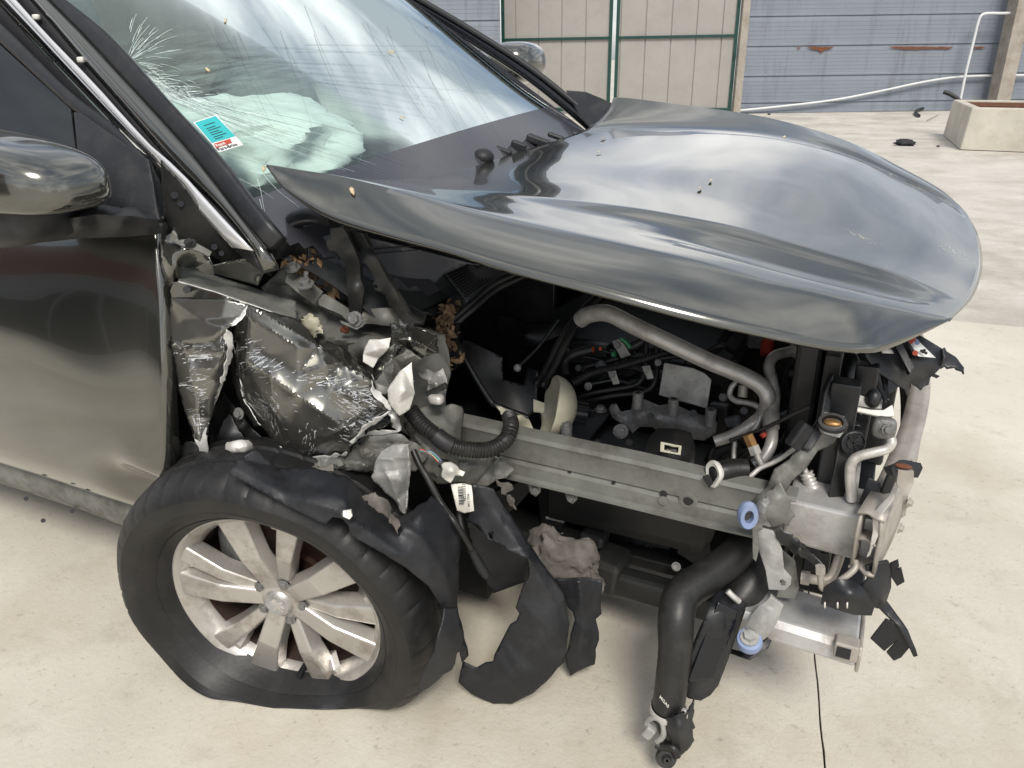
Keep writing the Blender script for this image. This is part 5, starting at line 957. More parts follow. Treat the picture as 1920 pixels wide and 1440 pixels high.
# upper mount arm
arm = sheet('mount_arm', [(1530,790,-.50),(1545,772,-.49),(1582,780,-.47),(1580,800,-.475),(1560,832,-.49),(1532,845,-.51),(1508,880,-.53),(1484,900,-.545),(1470,925,-.555),(1440,950,-.57),(1414,935,-.57),(1440,912,-.56),(1452,880,-.55),(1480,862,-.53),(1505,828,-.51)], ['inner_paint'], CAR, inner=[(1545,815,-.508),(1500,860,-.54),(1460,905,-.567)], cuts=3, amp=.001, solid=.004)
sheet('bush_plate', [(1534,795,-.525),(1546,776,-.515),(1582,782,-.50),(1580,806,-.50),(1570,820,-.51),(1542,812,-.525)], ['grey_plate'], arm, cuts=1, solid=.012, bevel=.004)
blob('bush_rust', at(1561, 793, y=-.528), (.016,.010,.006), 'brass', arm, n=16); lathe('bush_ring', [(.016,-.003),(.018,.003),(.024,.003),(.026,-.003)], 'black_plastic', arm, n=24, fn=lambda r, th, d: at(1561, 793, y=-.53)+Vector((r*math.cos(th), r*.5*math.sin(th)-d*.6, r*.5*math.sin(th)+d)))
beam('arm_pad', at(1484, 838, y=-.54), at(1515, 795, y=-.52), .02, .03, 'black_plastic', CAR)
# ---- lower crash beam, subframe -----------------------------------------
lb = prism('lower_crash_beam', [(-.06,.026),(-.07,.014),(-.07,-.020),(.05,-.03),(.05,.028)], [(.90,-.55,.318,1),(1.02,-.55,.314,1),(1.126,-.548,.308,1)], 'pale_alu', CAR, bevel=.006, smooth=False)
prism('beam_end_plate', [(-.066,.028),(-.072,.014),(-.072,-.026),(.05,-.03),(.05,.028)], [(1.126,-.548,.306,1),(1.133,-.548,.305,1)], 'rusty_alu', CAR, bevel=.003, smooth=False)
box('hollow_stub', at(1587, 1215, y=-.618), (.04,.03,.035), 'rusty_alu', CAR, bevel=.003); box('stub_mouth', at(1587, 1215, y=-.618)-Vector((.004,.0155,0)), (.024,.003,.022), 'seal', CAR, bevel=0)
beam('subframe_bar', at(1100, 1072, y=-.42), at(1440, 1165, y=-.42), .05, .062, 'dark_inner', CAR, bevel=.012)
beam('subframe_bar', (.30,-.40,.235), (.62,-.41,.20), .10, .08, 'dark_inner', CAR, bevel=.012)
ca = sub_empty('lower_link', (0,0,0), CAR)
sheet('link_arm', [(1395,1185,-.66),(1425,1140,-.64),(1445,1115,-.63),(1466,1130,-.625),(1450,1165,-.64),(1430,1192,-.655),(1410,1205,-.665)], ['grey_plate'], ca, inner=[(1430,1160,-.665)], cuts=2, amp=.002, solid=.014, bevel=.003)
sheet('link_plate', [(1408,1150,-.62),(1420,1138,-.62),(1428,1142,-.62),(1422,1158,-.62),(1412,1165,-.62)], ['pale_alu'], ca, cuts=1, solid=.004)
c_ = at(1405, 1203, y=-.675); lathe('blue_bush', [(.010,.012),(.022,.010),(.024,.002),(.022,-.006),(.005,-.008)], 'blue_plastic', ca, n=28, fn=lambda r, th, d: c_+Vector((r*math.cos(th), r*.85*math.sin(th)-d*.4, r*.45*math.sin(th)+d)))
bolt(c_+Vector((0,-.004,.012)), (0,-.4,1), .011, 'grey_plate', ca, .012)
sheet('link_strap', [(1365,1215,-.64),(1400,1225,-.66),(1440,1195,-.63),(1446,1200,-.63),(1440,1215,-.64),(1405,1238,-.67),(1368,1225,-.65)], ['black_plastic'], ca, cuts=2, solid=.008)
# ---- big intake hose and duct --------------------------------------------
hs_ = tubeq('intake_hose', [(1430,960,-.42),(1390,1030,-.52),(1330,1078,-.60),(1280,1115,-.66),(1268,1160,-.70),(1266,1220,-.72),(1258,1290,-.735),(1250,1345,-.74)], [.034,.034,.034,.035,.0345,.032,.031,.031], 'hose_rubber', CAR, seg=24, res=8)
lathe('hose_clamp', [(.033,-.006),(.0355,-.005),(.0355,.006),(.033,.007)], 'aluminium', hs_, n=40, fn=lambda r, th, d: at(1253, 1330, y=-.739)+Vector((r*math.cos(th), r*math.sin(th), d+.08*0)))
box('clamp_screw', at(1284, 1338, y=-.76), (.014,.012,.020), 'aluminium', hs_); 
o_ = at(1236, 1308, y=-.778); text('hose_print', 'MGAS', .009, 'paper', hs_, o_, Vector((.5,-.2,-.25)), Vector((.2,.1,.9)), .0002)
tubeq('second_hose', [(1440,1010,-.45),(1420,1070,-.52),(1395,1110,-.56),(1375,1135,-.58)], .036, 'hose_rubber', CAR, seg=20, res=6)
dc = sheet('air_duct', [(1338,1118,-.64),(1352,1108,-.62),(1394,1130,-.61),(1392,1145,-.62),(1345,1280,-.68,2),(1330,1300,-.69,3),(1312,1310,-.70,3),(1290,1306,-.71,3),(1273,1288,-.71),(1275,1270,-.71)], ['black_plastic'], CAR, inner=[(1350,1140,-.665),(1330,1200,-.69),(1310,1250,-.705)], cuts=3, amp=.002, solid=.012, seed=91)
sheet('duct_face', [(1346,1128,-.672),(1386,1146,-.655),(1338,1272,-.705),(1290,1278,-.735)], ['black_gloss'], dc, cuts=1, solid=.003)
tubeq('duct_clip', [(1364,1108,-.64),(1374,1118,-.64),(1386,1128,-.635)], .006, 'aluminium', dc, seg=8)
nk = tubeq('hose_neck', [(1252,1340,-.735),(1262,1360,-.735),(1272,1392,-.735)], [.028,.033,.028], 'black_plastic', CAR, seg=16, res=4)
sheet('torn_neck', [(1250,1345,-.77,2),(1290,1330,-.76,2),(1300,1310,-.75,3),(1296,1345,-.75,4),(1300,1385,-.75,5),(1285,1405,-.755,5),(1278,1412,-.755,4),(1258,1395,-.765,3)], ['black_plastic'], CAR, inner=[(1275,1365,-.78)], cuts=3, amp=.004, solid=.004, seed=92, step=7)
tubeq('clamp_band', [(1215,1375,-.76),(1214,1352,-.76),(1228,1345,-.765),(1242,1355,-.77),(1244,1378,-.77),(1232,1390,-.77)], .006, 'grey_plate', CAR, seg=8)
box('clamp_lug', at(1217, 1372, y=-.765), (.020,.016,.030), 'grey_plate', CAR, Matrix.Rotation(R(25), 3, 'Y'), .004)
lathe('valve_knob', [(.003,.016),(.006,.016),(.010,.009),(.018,.009),(.021,.0),(.018,-.01),(.005,-.014)], 'hose_rubber', CAR, n=28, fn=(lambda c, n_, a_, b_: (lambda r, th, d: c+a_*(r*math.cos(th))+b_*(r*math.sin(th))+n_*d))(*wheel_frame(at(1249, 1420, y=-.77), .35, .45)))
tubeq('clamp_band', [(1230,1395,-.768),(1240,1400,-.768),(1262,1402,-.77),(1270,1418,-.77)], .008, 'hose_rubber', CAR, seg=8)
# ---- engine bay ------------------------------------------------------------
box('firewall', (.02,.02,.62), (.03,1.15,.62), 'dark_inner', CAR)
box('battery_well_floor', (.27,-.22,.52), (.50,.50,.02), 'black_plastic', CAR)
box('battery_well_wall', (.16,-.10,.66), (.30,.02,.30), 'black_plastic', CAR)
box('far_apron', (.52,.62,.50), (1.16,.03,.84), 'dark_inner', CAR); box('far_rail', (.55,.52,.53), (1.1,.10,.11), 'dark_inner', CAR)
box('undertray', (.62,.12,.20), (.70,.95,.03), 'dark_inner', CAR)
en = sub_empty('engine', (0,0,0), CAR)
box('block', (.52,.14,.42), (.52,.50,.40), 'dark_inner', en, bevel=.03); box('head_cover', (.50,.16,.60), (.44,.44,.06), 'black_plastic', en, bevel=.025)
box('gearbox', (.60,-.33,.40), (.42,.18,.22), 'dark_inner', en, bevel=.04)
sheet('cover_plate', [(1246,680,-.315),(1300,690,-.315),(1322,700,-.315),(1334,712,-.315),(1326,766,-.335),(1300,758,-.333),(1236,740,-.33)], 'grey_plate', en, inner=[(1290,720,-.326)], cuts=2, solid=.008, bevel=.002, seed=95)
mb = sheet('mount_bracket', [(1142,766,-.37),(1146,758,-.37),(1156,758,-.37),(1164,772,-.37),(1184,768,-.365),(1186,752,-.36),(1206,748,-.36),(1236,760,-.36),(1262,756,-.35),(1290,770,-.35),(1334,784,-.34),(1345,792,-.34),(1342,812,-.35),(1320,826,-.36),(1255,818,-.37),(1222,800,-.375),(1200,800,-.375),(1186,812,-.38),(1170,796,-.38),(1148,784,-.375)], 'cast_alu', en, inner=[(1160,778,-.38),(1195,780,-.38),(1230,785,-.385),(1270,790,-.375),(1320,802,-.365)], cuts=3, amp=.002, scale=30, solid=.016, bevel=.002, off=-1, seed=96, ang=50)
for (u, v, y) in ((1196,750,-.40),(1262,762,-.395),(1332,782,-.38)): p = at(u, v, y=y); cyl('mount_bolt', p-Vector((0,0,.02)), p+Vector((0,0,.018)), .0115, 'cast_alu', en, seg=18, bevel=.002); cyl('socket', p+Vector((0,0,.0175)), p+Vector((0,0,.0186)), .006, 'seal', en, seg=6)
bolt(at(1164, 808, y=-.40), (.2,-1,.2), .011, 'cast_alu', en); bolt(at(1126, 769, y=-.40), (0,0,1), .009, 'cast_alu', en)
rm = sheet('rubber_mount', [(1214,862,-.50),(1226,826,-.47),(1240,812,-.455),(1288,818,-.45),(1294,850,-.47),(1296,872,-.49),(1262,886,-.50),(1240,884,-.505)], 'rubber', en, inner=[(1250,838,-.50),(1270,850,-.505)], cuts=2, amp=.003, solid=.03, bevel=.004, seed=97)
sheet('mount_window', [(1239,828,-.525),(1278,836,-.52),(1276,853,-.525),(1238,846,-.53)], 'cream_plastic', en, cuts=1, solid=.006, holes=[[(1246,833,-.525),(1273,838,-.522),(1271,849,-.525),(1245,843,-.528)]])
cyl('rail_stud', at(1062, 828, y=-.50), at(1062, 797, y=-.50), .0125, 'cast_alu', CAR, seg=18); cyl('stud_tip', at(1062, 800, y=-.50), at(1062, 792, y=-.50), .009, 'cast_alu', CAR, seg=14)
# washer bottle dome, battery tray
rv = sub_empty('coolant_bottle', (0,0,0), CAR)
dcen = at(1030, 764, y=-.45); V = []; Fd = []; ax = ray(1030, 764); dn = Vector((.82,.46,-.22)).normalized(); da = dn.orthogonal().normalized(); db = dn.cross(da)
for j in range(15):
    ph = math.pi/2*j/14
    for i in range(40):
        th = 2*math.pi*i/40; jg = (.10*noise.noise(Vector((math.cos(th)*2.5, math.sin(th)*2.5, 0))) if j == 0 else 0); V.append(dcen+dn*(.058*(math.sin(ph+jg)))+(da*math.cos(th)*.070+db*math.sin(th)*.082)*math.cos(ph+jg))
for j in range(14):
    for i in range(40): Fd.append((j*40+i, j*40+(i+1) % 40, (j+1)*40+(i+1) % 40, (j+1)*40+i))
mesh('bottle_half', V, Fd, 'cream_plastic', rv, ang=60, solid=.003)
cyl('bottle_cap', dcen+dn*.045, dcen+dn*.085, .026, 'black_plastic', rv, seg=20, bevel=.003)
for k in range(14): th = k/14*6.283; beam('cap_rib', dcen+dn*.05+(da*math.cos(th)+db*math.sin(th))*.0265, dcen+dn*.084+(da*math.cos(th)+db*math.sin(th))*.0265, .004, .004, 'black_plastic', rv, bevel=0)
sheet('bottle_shard', [(930,762,-.50,3),(950,768,-.495,3),(990,785,-.49,3),(998,800,-.49,4),(1006,812,-.495,4),(985,808,-.50,4),(965,792,-.505,4),(940,778,-.505,3)], 'cream_plastic', rv, inner=[(970,785,-.515)], cuts=3, amp=.004, solid=.003, seed=98, step=7)
sheet('bottle_shard', [(1000,748,-.47,2),(1022,756,-.46,2),(1020,775,-.465,3),(1000,772,-.475,3)], 'cream_plastic', rv, cuts=2, amp=.002, solid=.003, seed=99)
tr_ = sheet('battery_tray', [(857,640,-.44),(875,638,-.42),(942,668,-.40),(943,710,-.41),(982,722,-.40),(990,690,-.38),(1010,696,-.39),(1006,772,-.42),(990,782,-.43),(958,774,-.445),(925,758,-.46),(862,670,-.46)], 'black_plastic', CAR, cuts=2, amp=.001, solid=.006, seed=100)
tubeq('tray_rim', [(857,646,-.465),(890,705,-.475),(920,752,-.475),(935,762,-.475),(990,783,-.455)], .007, 'black_plastic', tr_, seg=8)
sheet('well_panel', [(935,590,-.12),(960,595,-.12),(985,608,-.12),(1040,606,-.12),(1030,640,-.14),(990,652,-.15),(950,635,-.14),(930,615,-.13)], 'black_plastic', CAR, inner=[(985,625,-.15)], cuts=2, amp=.002, solid=.008, seed=101)
for (p0, p1) in (((1050,600),(972,690)),): tubeq('control_rod', [(1048,600,-.25),(1010,650,-.29),(972,688,-.33)], .0045, 'black_plastic', CAR, seg=8); blob('rod_end', at(970, 690, y=-.335), (.010,.008,.010), 'white_plastic', CAR, n=12)
for dx in (0, 13): tubeq('twin_hose', [(1125+dx*.3,552,-.20),(1085+dx*.6,590,-.26),(1050+dx,640,-.32),(1025+dx,690,-.37),(1004+dx,722+dx*.25,-.41)], .0085, 'hose_rubber', CAR, seg=14, cap=False, hollow=.0022)
sheet('air_box_end', [(1038,592,-.15),(1100,552,-.10),(1130,560,-.10),(1065,604,-.16),(1062,625,-.18),(1030,640,-.20),(1036,612,-.18)], 'black_plastic', CAR, cuts=1, solid=.03, bevel=.003)
# metal coolant and refrigerant pipes
P_ = lambda n, pts, r, m='aluminium', **k: tubeq(n, pts, r, m, CAR, **k)
P_('coolant_pipe', [(1088,600,-.30),(1105,590,-.31),(1140,588,-.32),(1190,612,-.33),(1260,645,-.335),(1330,678,-.34),(1395,705,-.345),(1428,725,-.35),(1440,750,-.355),(1428,780,-.34),(1400,802,-.36),(1370,818,-.37),(1340,828,-.38)], [.019,.019,.019,.019,.0185,.018,.0175,.017,.0155,.014,.013,.012], seg=18)
P_('branch_pipe', [(1386,712,-.30),(1372,726,-.31),(1369,742,-.32),(1380,752,-.33),(1398,755,-.335),(1420,762,-.34),(1427,778,-.35),(1418,800,-.36),(1405,812,-.365)], .0062, seg=10)
cyl('pipe_valve', at(1395, 712, y=-.32), at(1392, 745, y=-.335), .010, 'rusty_alu', CAR, seg=14); cyl('valve_cap', at(1396, 702, y=-.318), at(1394, 722, y=-.324), .013, 'black_plastic', CAR, seg=14)
P_('refrigerant_pipe', [(1502,655,-.22),(1478,660,-.24),(1452,668,-.27),(1442,688,-.30),(1448,715,-.32),(1452,745,-.34),(1448,790,-.38),(1446,830,-.42),(1432,858,-.44),(1412,870,-.45)], [.011,.011,.0115,.012,.012,.012,.012,.012,.011], seg=14)
cyl('pipe_collar', at(1447, 776, y=-.37), at(1446, 802, y=-.395), .0165, 'aluminium', CAR, seg=18); cyl('pipe_union', at(1512, 652, y=-.215), at(1488, 658, y=-.235), .0165, 'grey_plate', CAR, seg=16)
P_('refrigerant_pipe', [(1655,800,-.48),(1664,812,-.49),(1672,828,-.50),(1662,842,-.505),(1640,848,-.51),(1610,856,-.515),(1597,868,-.52),(1594,890,-.52),(1597,938,-.52)], [.008,.0085,.009,.0095,.0095], seg=12)
blob('pipe_flange', at(1658, 802, y=-.495), (.020,.012,.020), 'cast_alu', CAR, e=.6, n=16); bolt(at(1662, 805, y=-.51), (.5,-1,.3), .006, 'cast_alu', CAR)
P_('thin_pipe', [(1492,838,-.50),(1470,855,-.50),(1448,868,-.505),(1425,878,-.51),(1408,892,-.52),(1388,904,-.525)], .0048, seg=10)
P_('thin_pipe', [(1378,828,-.42),(1376,850,-.43),(1376,872,-.44)], .0048, seg=10)
P_('black_cable', [(1368,826,-.44),(1400,815,-.44),(1440,800,-.44),(1490,775,-.44),(1520,762,-.44)], .0042, 'hose_rubber', seg=8)
cyl('sensor_body', at(1402, 815, y=-.46), at(1412, 838, y=-.465), .011, 'brass', CAR, seg=6); cyl('sensor_nut', at(1412, 836, y=-.465), at(1418, 852, y=-.47), .012, 'aluminium', CAR, seg=6); cyl('sensor_tip', at(1418, 850, y=-.47), at(1428, 872, y=-.475), .007, 'aluminium', CAR, seg=12)
P_('drain_pipe', [(1504,870,-.48),(1508,880,-.48),(1515,895,-.485)], .006, seg=10); P_('ribbed_end', [(1511,886,-.482),(1518,902,-.486),(1526,918,-.49)], .0125, 'aluminium', rib=.001, ribp=.008, seg=14)
P_('drain_hose', [(1524,914,-.49),(1532,930,-.49)], .011, 'hose_rubber')
P_('cut_hose', [(1400,880,-.51),(1378,880,-.52),(1355,884,-.535),(1338,890,-.545)], [.020,.021,.021,.019], 'hose_rubber', seg=16)
lathe('hose_mouth', [(.013,.002),(.020,.004),(.023,0),(.021,-.006)], 'white_plastic', CAR, n=24, fn=(lambda c, n_, a_, b_: (lambda r, th, d: c+a_*(r*(1+.15*math.sin(3*th))*math.cos(th))+b_*(r*1.2*math.sin(th))+n_*d))(*wheel_frame(at(1338, 889, y=-.56), -.75, .1)))
cyl('hose_bore', at(1340, 889, y=-.556), at(1336, 890, y=-.559), .014, 'seal', CAR, seg=18)
sheet('hose_flap', [(1318,893,-.565,2),(1330,888,-.565,2),(1338,905,-.565,2),(1330,914,-.565,2)], 'black_plastic', CAR, cuts=2, amp=.003, solid=.003, seed=102)
P_('bellows', [(1385,862,-.40),(1405,878,-.41),(1420,895,-.42)], .030, 'hose_rubber', rib=.002, ribp=.010, seg=20)
# loom and fittings by the engine cover
P_('loom', [(1075,718,-.34),(1110,700,-.32),(1160,688,-.30),(1220,670,-.28),(1280,655,-.24)], .010, 'hose_rubber', rib=.0008, ribp=.006, seg=12)
P_('loom', [(1085,745,-.35),(1120,735,-.34),(1180,725,-.32),(1200,715,-.31),(1210,690,-.29),(1212,640,-.26)], .006, 'hose_rubber', seg=8); P_('loom', [(1100,752,-.35),(1150,742,-.34),(1205,735,-.32),(1226,720,-.31),(1232,690,-.29),(1230,640,-.26)], .006, 'hose_rubber', seg=8)
P_('hose_elbow', [(1060,705,-.33),(1058,680,-.31),(1075,665,-.30),(1110,655,-.28)], .012, 'hose_rubber', seg=12)
P_('fuel_pipe', [(1095,705,-.30),(1096,690,-.29),(1115,684,-.28),(1160,672,-.27)], .007, 'hose_rubber', seg=10)
box('injector_plug', at(1120, 655, y=-.25), (.055,.03,.032), 'black_plastic', CAR); box('plug_latch', at(1111, 656, y=-.268), (.006,.006,.014), 'orange_plastic', CAR, bevel=0); box('plug_latch', at(1126, 654, y=-.268), (.006,.004,.006), 'orange_plastic', CAR, bevel=0)
sheet('fitting_bracket', [(1148,640,-.27),(1160,636,-.27),(1170,645,-.27),(1183,666,-.27),(1165,672,-.27)], 'grey_plate', CAR, cuts=1, solid=.004); bolt(at(1158, 647, y=-.275), (0,-1,.4), .006, 'cast_alu', CAR)
P_('green_clip', [(1163,634,-.262),(1172,640,-.262),(1182,652,-.262)], .005, 'green_plastic', seg=8); P_('fitting_pipe', [(1168,650,-.26),(1185,650,-.25),(1205,640,-.24)], .012, 'black_plastic', seg=12); P_('green_clip', [(1148,665,-.27),(1155,664,-.27)], .007, 'green_plastic', seg=8)
for (u, v) in ((1148,705),(1212,695)): sheet('loom_clip', [(u-8,v-8,-.345),(u+6,v-10,-.345),(u+14,v+14,-.345),(u+2,v+16,-.345)], 'grey_plate', CAR, cuts=1, solid=.003); bolt(at(u, v-2, y=-.35), (0,-1,.4), .005, 'cast_alu', CAR)
bolt(at(1103, 724, y=-.355), (0,-1,.4), .006, 'cast_alu', CAR); bolt(at(1234, 680, y=-.30), (0,-1,.4), .005, 'cast_alu', CAR); bolt(at(1356, 745, y=-.28), (0,-1,.3), .006, 'cast_alu', CAR)
P_('red_hose', [(1440,640,-.10),(1438,665,-.12)], .016, 'red_plastic', seg=12); P_('red_seal', [(1428,812,-.42),(1434,818,-.42)], .007, 'red_plastic', seg=8)
P_('dark_pipe', [(1480,690,-.10),(1476,720,-.12),(1480,760,-.15),(1500,800,-.2)], .022, 'hose_rubber', seg=14); P_('dark_pipe', [(1460,700,-.05),(1510,760,-.10),(1540,840,-.2)], .03, 'hose_rubber', seg=14)
# underside: fan drive cover and bracket
fc = sub_empty('drive_cover', (0,0,0), CAR); C0, fnn, fa_, fb_ = wheel_frame(at(1188, 992, y=-.30), .1, .15); ff = lambda r, th, d: C0+fa_*(r*math.cos(th))+fb_*(r*math.sin(th))+fnn*d
lathe('cover_disc', [(.001,.0),(.020,.002),(.022,.006),(.028,.006),(.030,.0),(.045,.0),(.047,.005),(.053,.005),(.055,0),(.098,-.002),(.102,-.012),(.10,-.05)], 'black_plastic', fc, n=56, fn=ff, ang=30)
for k in range(9): th = k*.698; beam('cover_rib', ff(.03, th, .001), ff(.096, th, -.001), .006, .006, 'black_plastic', fc, upv=fnn, bevel=.001)
P_('under_hose', [(1170,960,-.36),(1200,968,-.37),(1240,975,-.37),(1270,976,-.36)], .013, 'hose_rubber', seg=12); box('hose_clip', at(1162, 955, y=-.37), (.022,.02,.024), 'black_plastic', CAR)
box('drive_housing', at(1115, 1005, y=-.40), (.06,.06,.032), 'black_plastic', CAR, bevel=.008)
ub = sheet('gearbox_bracket', [(1012,915,-.38),(1075,930,-.38),(1088,935,-.38),(1080,960,-.38),(1060,962,-.38),(1055,1005,-.38),(1022,1008,-.38)], 'black_plastic', CAR, cuts=1, solid=.03, bevel=.004, seed=103)
for (a, b) in (((1024,970),(1058,978)),((1026,998),(1056,1002))): tube('bracket_rib', [at(*a, y=-.398), at(*b, y=-.398)], .004, 'grey_plate', ub, seg=6)
bolt(at(1300, 1012, y=-.36), (0,-1,.3), .007, 'grey_plate', CAR); bolt(at(1268, 1062, y=-.40), (0,-1,.3), .007, 'grey_plate', CAR)
box('steering_gear', (.45,-.1,.28), (.5,.12,.12), 'dark_inner', CAR, bevel=.03)
sheet('gearbox_foot', [(1280,1000,-.34,3),(1330,1010,-.32,3),(1335,1045,-.33,3),(1300,1055,-.35,3),(1270,1035,-.35,3)], 'dark_inner', CAR, cuts=3, amp=.01, solid=.01, seed=104)
# inner wheel-house: dark shell behind the wheel and over the axle
box('inner_arch', (.0,-.50,.32), (.62,.04,.44), 'dark_inner', CAR, bevel=0); box('arch_rear', (-.33,-.66,.45), (.04,.30,.50), 'dark_inner', CAR, bevel=0)
tube('strut_leg', [Vector((.06,-.66,.30)), Vector((.05,-.60,.55)), Vector((.06,-.57,.78))], .035, 'dark_inner', CAR, seg=14); beam('lower_arm', (.02,-.66,.16), (.12,-.30,.22), .07, .04, 'dark_inner', CAR)
tube('drive_shaft', [Vector((.03,-.72,.26)), Vector((.2,-.40,.30)), Vector((.4,-.1,.33))], .018, 'dark_inner', CAR, seg=10)
# ---- radiator carrier -----------------------------------------------------
rc = sub_empty('radiator_carrier', (0,0,0), CAR)
box('air_guide', (1.085,.40,.55), (.12,.30,.56), 'black_plastic', rc, bevel=.01); box('lower_guide', (1.06,.05,.26), (.14,.80,.03), 'black_plastic', rc); box('fan_cowl', (.955,.02,.56), (.05,.80,.52), 'black_plastic', rc, bevel=.01)
rad = box('radiator', (1.00,.02,.54), (.03,.86,.54), 'dark_inner', rc); box('condenser', (1.045,.02,.49), (.02,.82,.40), 'black_plastic', rc)
for k in range(22): box('fin_row', (1.062,.02,.305+k*.018), (.006,.80,.005), 'dark_inner', rc, bevel=0)
box('carrier_post', (1.03,-.45,.55), (.05,.04,.46), 'black_plastic', rc); box('carrier_post', (1.06,-.40,.60), (.04,.03,.40), 'black_plastic', rc)
def cp(name, pts, m='black_plastic', **k): return sheet(name, pts, m, rc, **({'cuts': 2, 'solid': .005, 'amp': .002}|k))
cp('carrier_wing', [(1560,660,-.32),(1600,650,-.32),(1612,680,-.33,2),(1605,720,-.36),(1612,760,-.38),(1600,790,-.40),(1570,770,-.42),(1560,720,-.38)], seed=110, inner=[(1585,710,-.39)])
cp('carrier_post_panel', [(1560,655,-.25),(1690,660,-.20),(1690,720,-.22),(1640,760,-.30),(1600,740,-.32),(1560,720,-.30)], seed=111)
cp('carrier_strap', [(1612,690,-.38,2),(1622,678,-.38,2),(1626,700,-.38,2),(1616,740,-.40,2),(1622,770,-.41,2),(1612,776,-.42,2),(1604,740,-.41,2)], 'grey_plate', seed=112)
cp('carrier_brace', [(1626,690,-.36),(1634,688,-.36),(1664,750,-.42),(1660,756,-.43)], seed=113)
cp('carrier_brace', [(1650,690,-.34),(1664,700,-.34),(1668,752,-.42),(1660,752,-.42)], 'black_plastic', seed=114)
cp('lamp_shelf', [(1598,764,-.445),(1630,770,-.44),(1655,770,-.43),(1672,760,-.42),(1675,781,-.43,1),(1652,782,-.44,1),(1600,770,-.455)], 'paper', solid=.006, seed=115)
cp('shelf_plate', [(1605,735,-.41),(1655,742,-.40),(1652,768,-.42),(1604,762,-.43)], 'grey_plate', seed=116); blob('shelf_pin', at(1638, 748, y=-.42), (.014,.014,.018), 'black_plastic', rc, n=14)
cp('fan_shroud', [(1545,735,-.47,2),(1560,700,-.45,2),(1556,740,-.46),(1550,790,-.49),(1520,845,-.53),(1505,840,-.53),(1535,785,-.50)], 'black_plastic', seed=117, solid=.01)
cp('shroud_fin', [(1548,770,-.46),(1590,780,-.44),(1612,795,-.44,2),(1614,800,-.45),(1570,795,-.47)], seed=118); cp('shroud_fin', [(1552,740,-.44),(1595,750,-.42),(1590,775,-.43),(1550,768,-.45)], seed=119)
cp('core_edge', [(1575,800,-.47),(1600,800,-.46),(1590,900,-.49),(1575,950,-.51),(1550,948,-.52),(1565,870,-.50)], 'dark_inner', seed=120); cp('core_rib', [(1612,820,-.47),(1620,820,-.47),(1606,945,-.51),(1598,945,-.51)], 'grey_plate', seed=121)
lathe('shroud_boss', [(.004,.003),(.012,.003),(.013,0),(.018,0),(.019,.004),(.022,.003),(.023,-.004)], 'black_plastic', rc, n=24, fn=(lambda c, n_, a_, b_: (lambda r, th, d: c+a_*(r*math.cos(th))+b_*(r*math.sin(th))+n_*d))(*wheel_frame(at(1600, 830, y=-.49), .4, .2)))
for k in range(6): th = k*1.047; c0 = at(1600, 830, y=-.495); beam('boss_spoke', c0, c0+Vector((.018*math.cos(th), 0, .018*math.sin(th))), .003, .003, 'black_plastic', rc, bevel=0)
cp('deflector', [(1612,945,-.53),(1628,895,-.52),(1650,905,-.52),(1660,955,-.53,2),(1640,950,-.54),(1625,950,-.54)], 'black_plastic', seed=122); cp('deflector', [(1668,880,-.52),(1690,880,-.50),(1660,945,-.53),(1652,920,-.53)], 'dark_inner', seed=123)
# label carrier thrown forward
lc = sub_empty('slam_panel_cover', (0,0,0), CAR)
sheet('cover_panel', [(1640,640,-.36),(1720,628,-.28),(1765,655,-.27),(1790,670,-.27,2),(1806,690,-.28,4),(1806,702,-.285,4),(1790,690,-.29,3),(1760,690,-.30,3),(1752,700,-.31,3),(1762,705,-.31,4),(1742,708,-.31,4),(1740,722,-.32,4),(1726,732,-.33,4),(1706,715,-.34,2),(1700,745,-.36,2),(1694,730,-.36),(1640,695,-.40),(1620,665,-.40)], ['black_plastic'], lc, inner=[(1705,700,-.36),(1690,670,-.345),(1740,680,-.32)], cuts=3, amp=.002, solid=.004, seed=124, step=6)
sheet('cover_step', [(1672,640,-.365),(1684,634,-.36),(1712,690,-.375),(1704,702,-.385)], ['black_plastic'], lc, cuts=1, solid=.012, bevel=.003)
sheet('cover_tab', [(1764,656,-.285),(1770,652,-.28),(1776,668,-.285),(1762,686,-.30),(1768,670,-.295)], ['black_plastic'], lc, cuts=1, solid=.006)
lq = sheet('info_label', [(1694,638,-.345),(1714,632,-.32),(1754,671,-.325),(1722,668,-.35)], 'sticker_white', lc, cuts=0, solid=.0012)
sheet('label_band', [(1694,638,-.3475),(1700,636,-.340),(1721,667,-.3485),(1714,665,-.3545)], 'ink', lc, cuts=0, solid=.0016)
def dots(pts, m, y, r): 
    for (u, v) in pts: cyl('label_mark', at(u, v, y=y), at(u, v, y=y+.003), r, m, lc, seg=8)
dots([(1708,641),(1710,638),(1713,637)], 'sticker_red', -.350, .004); dots([(1716,638),(1719,640),(1720,643)], 'blue_plastic', -.350, .004); dots([(1728,658),(1731,660),(1733,657),(1736,662)], 'ink', -.350, .003); dots([(1716,662)], 'sticker_red', -.3595, .005)
sheet('info_label', [(1648,652,-.385),(1668,650,-.37),(1676,663,-.375),(1655,662,-.392)], 'paper', lc, cuts=0, solid=.001)
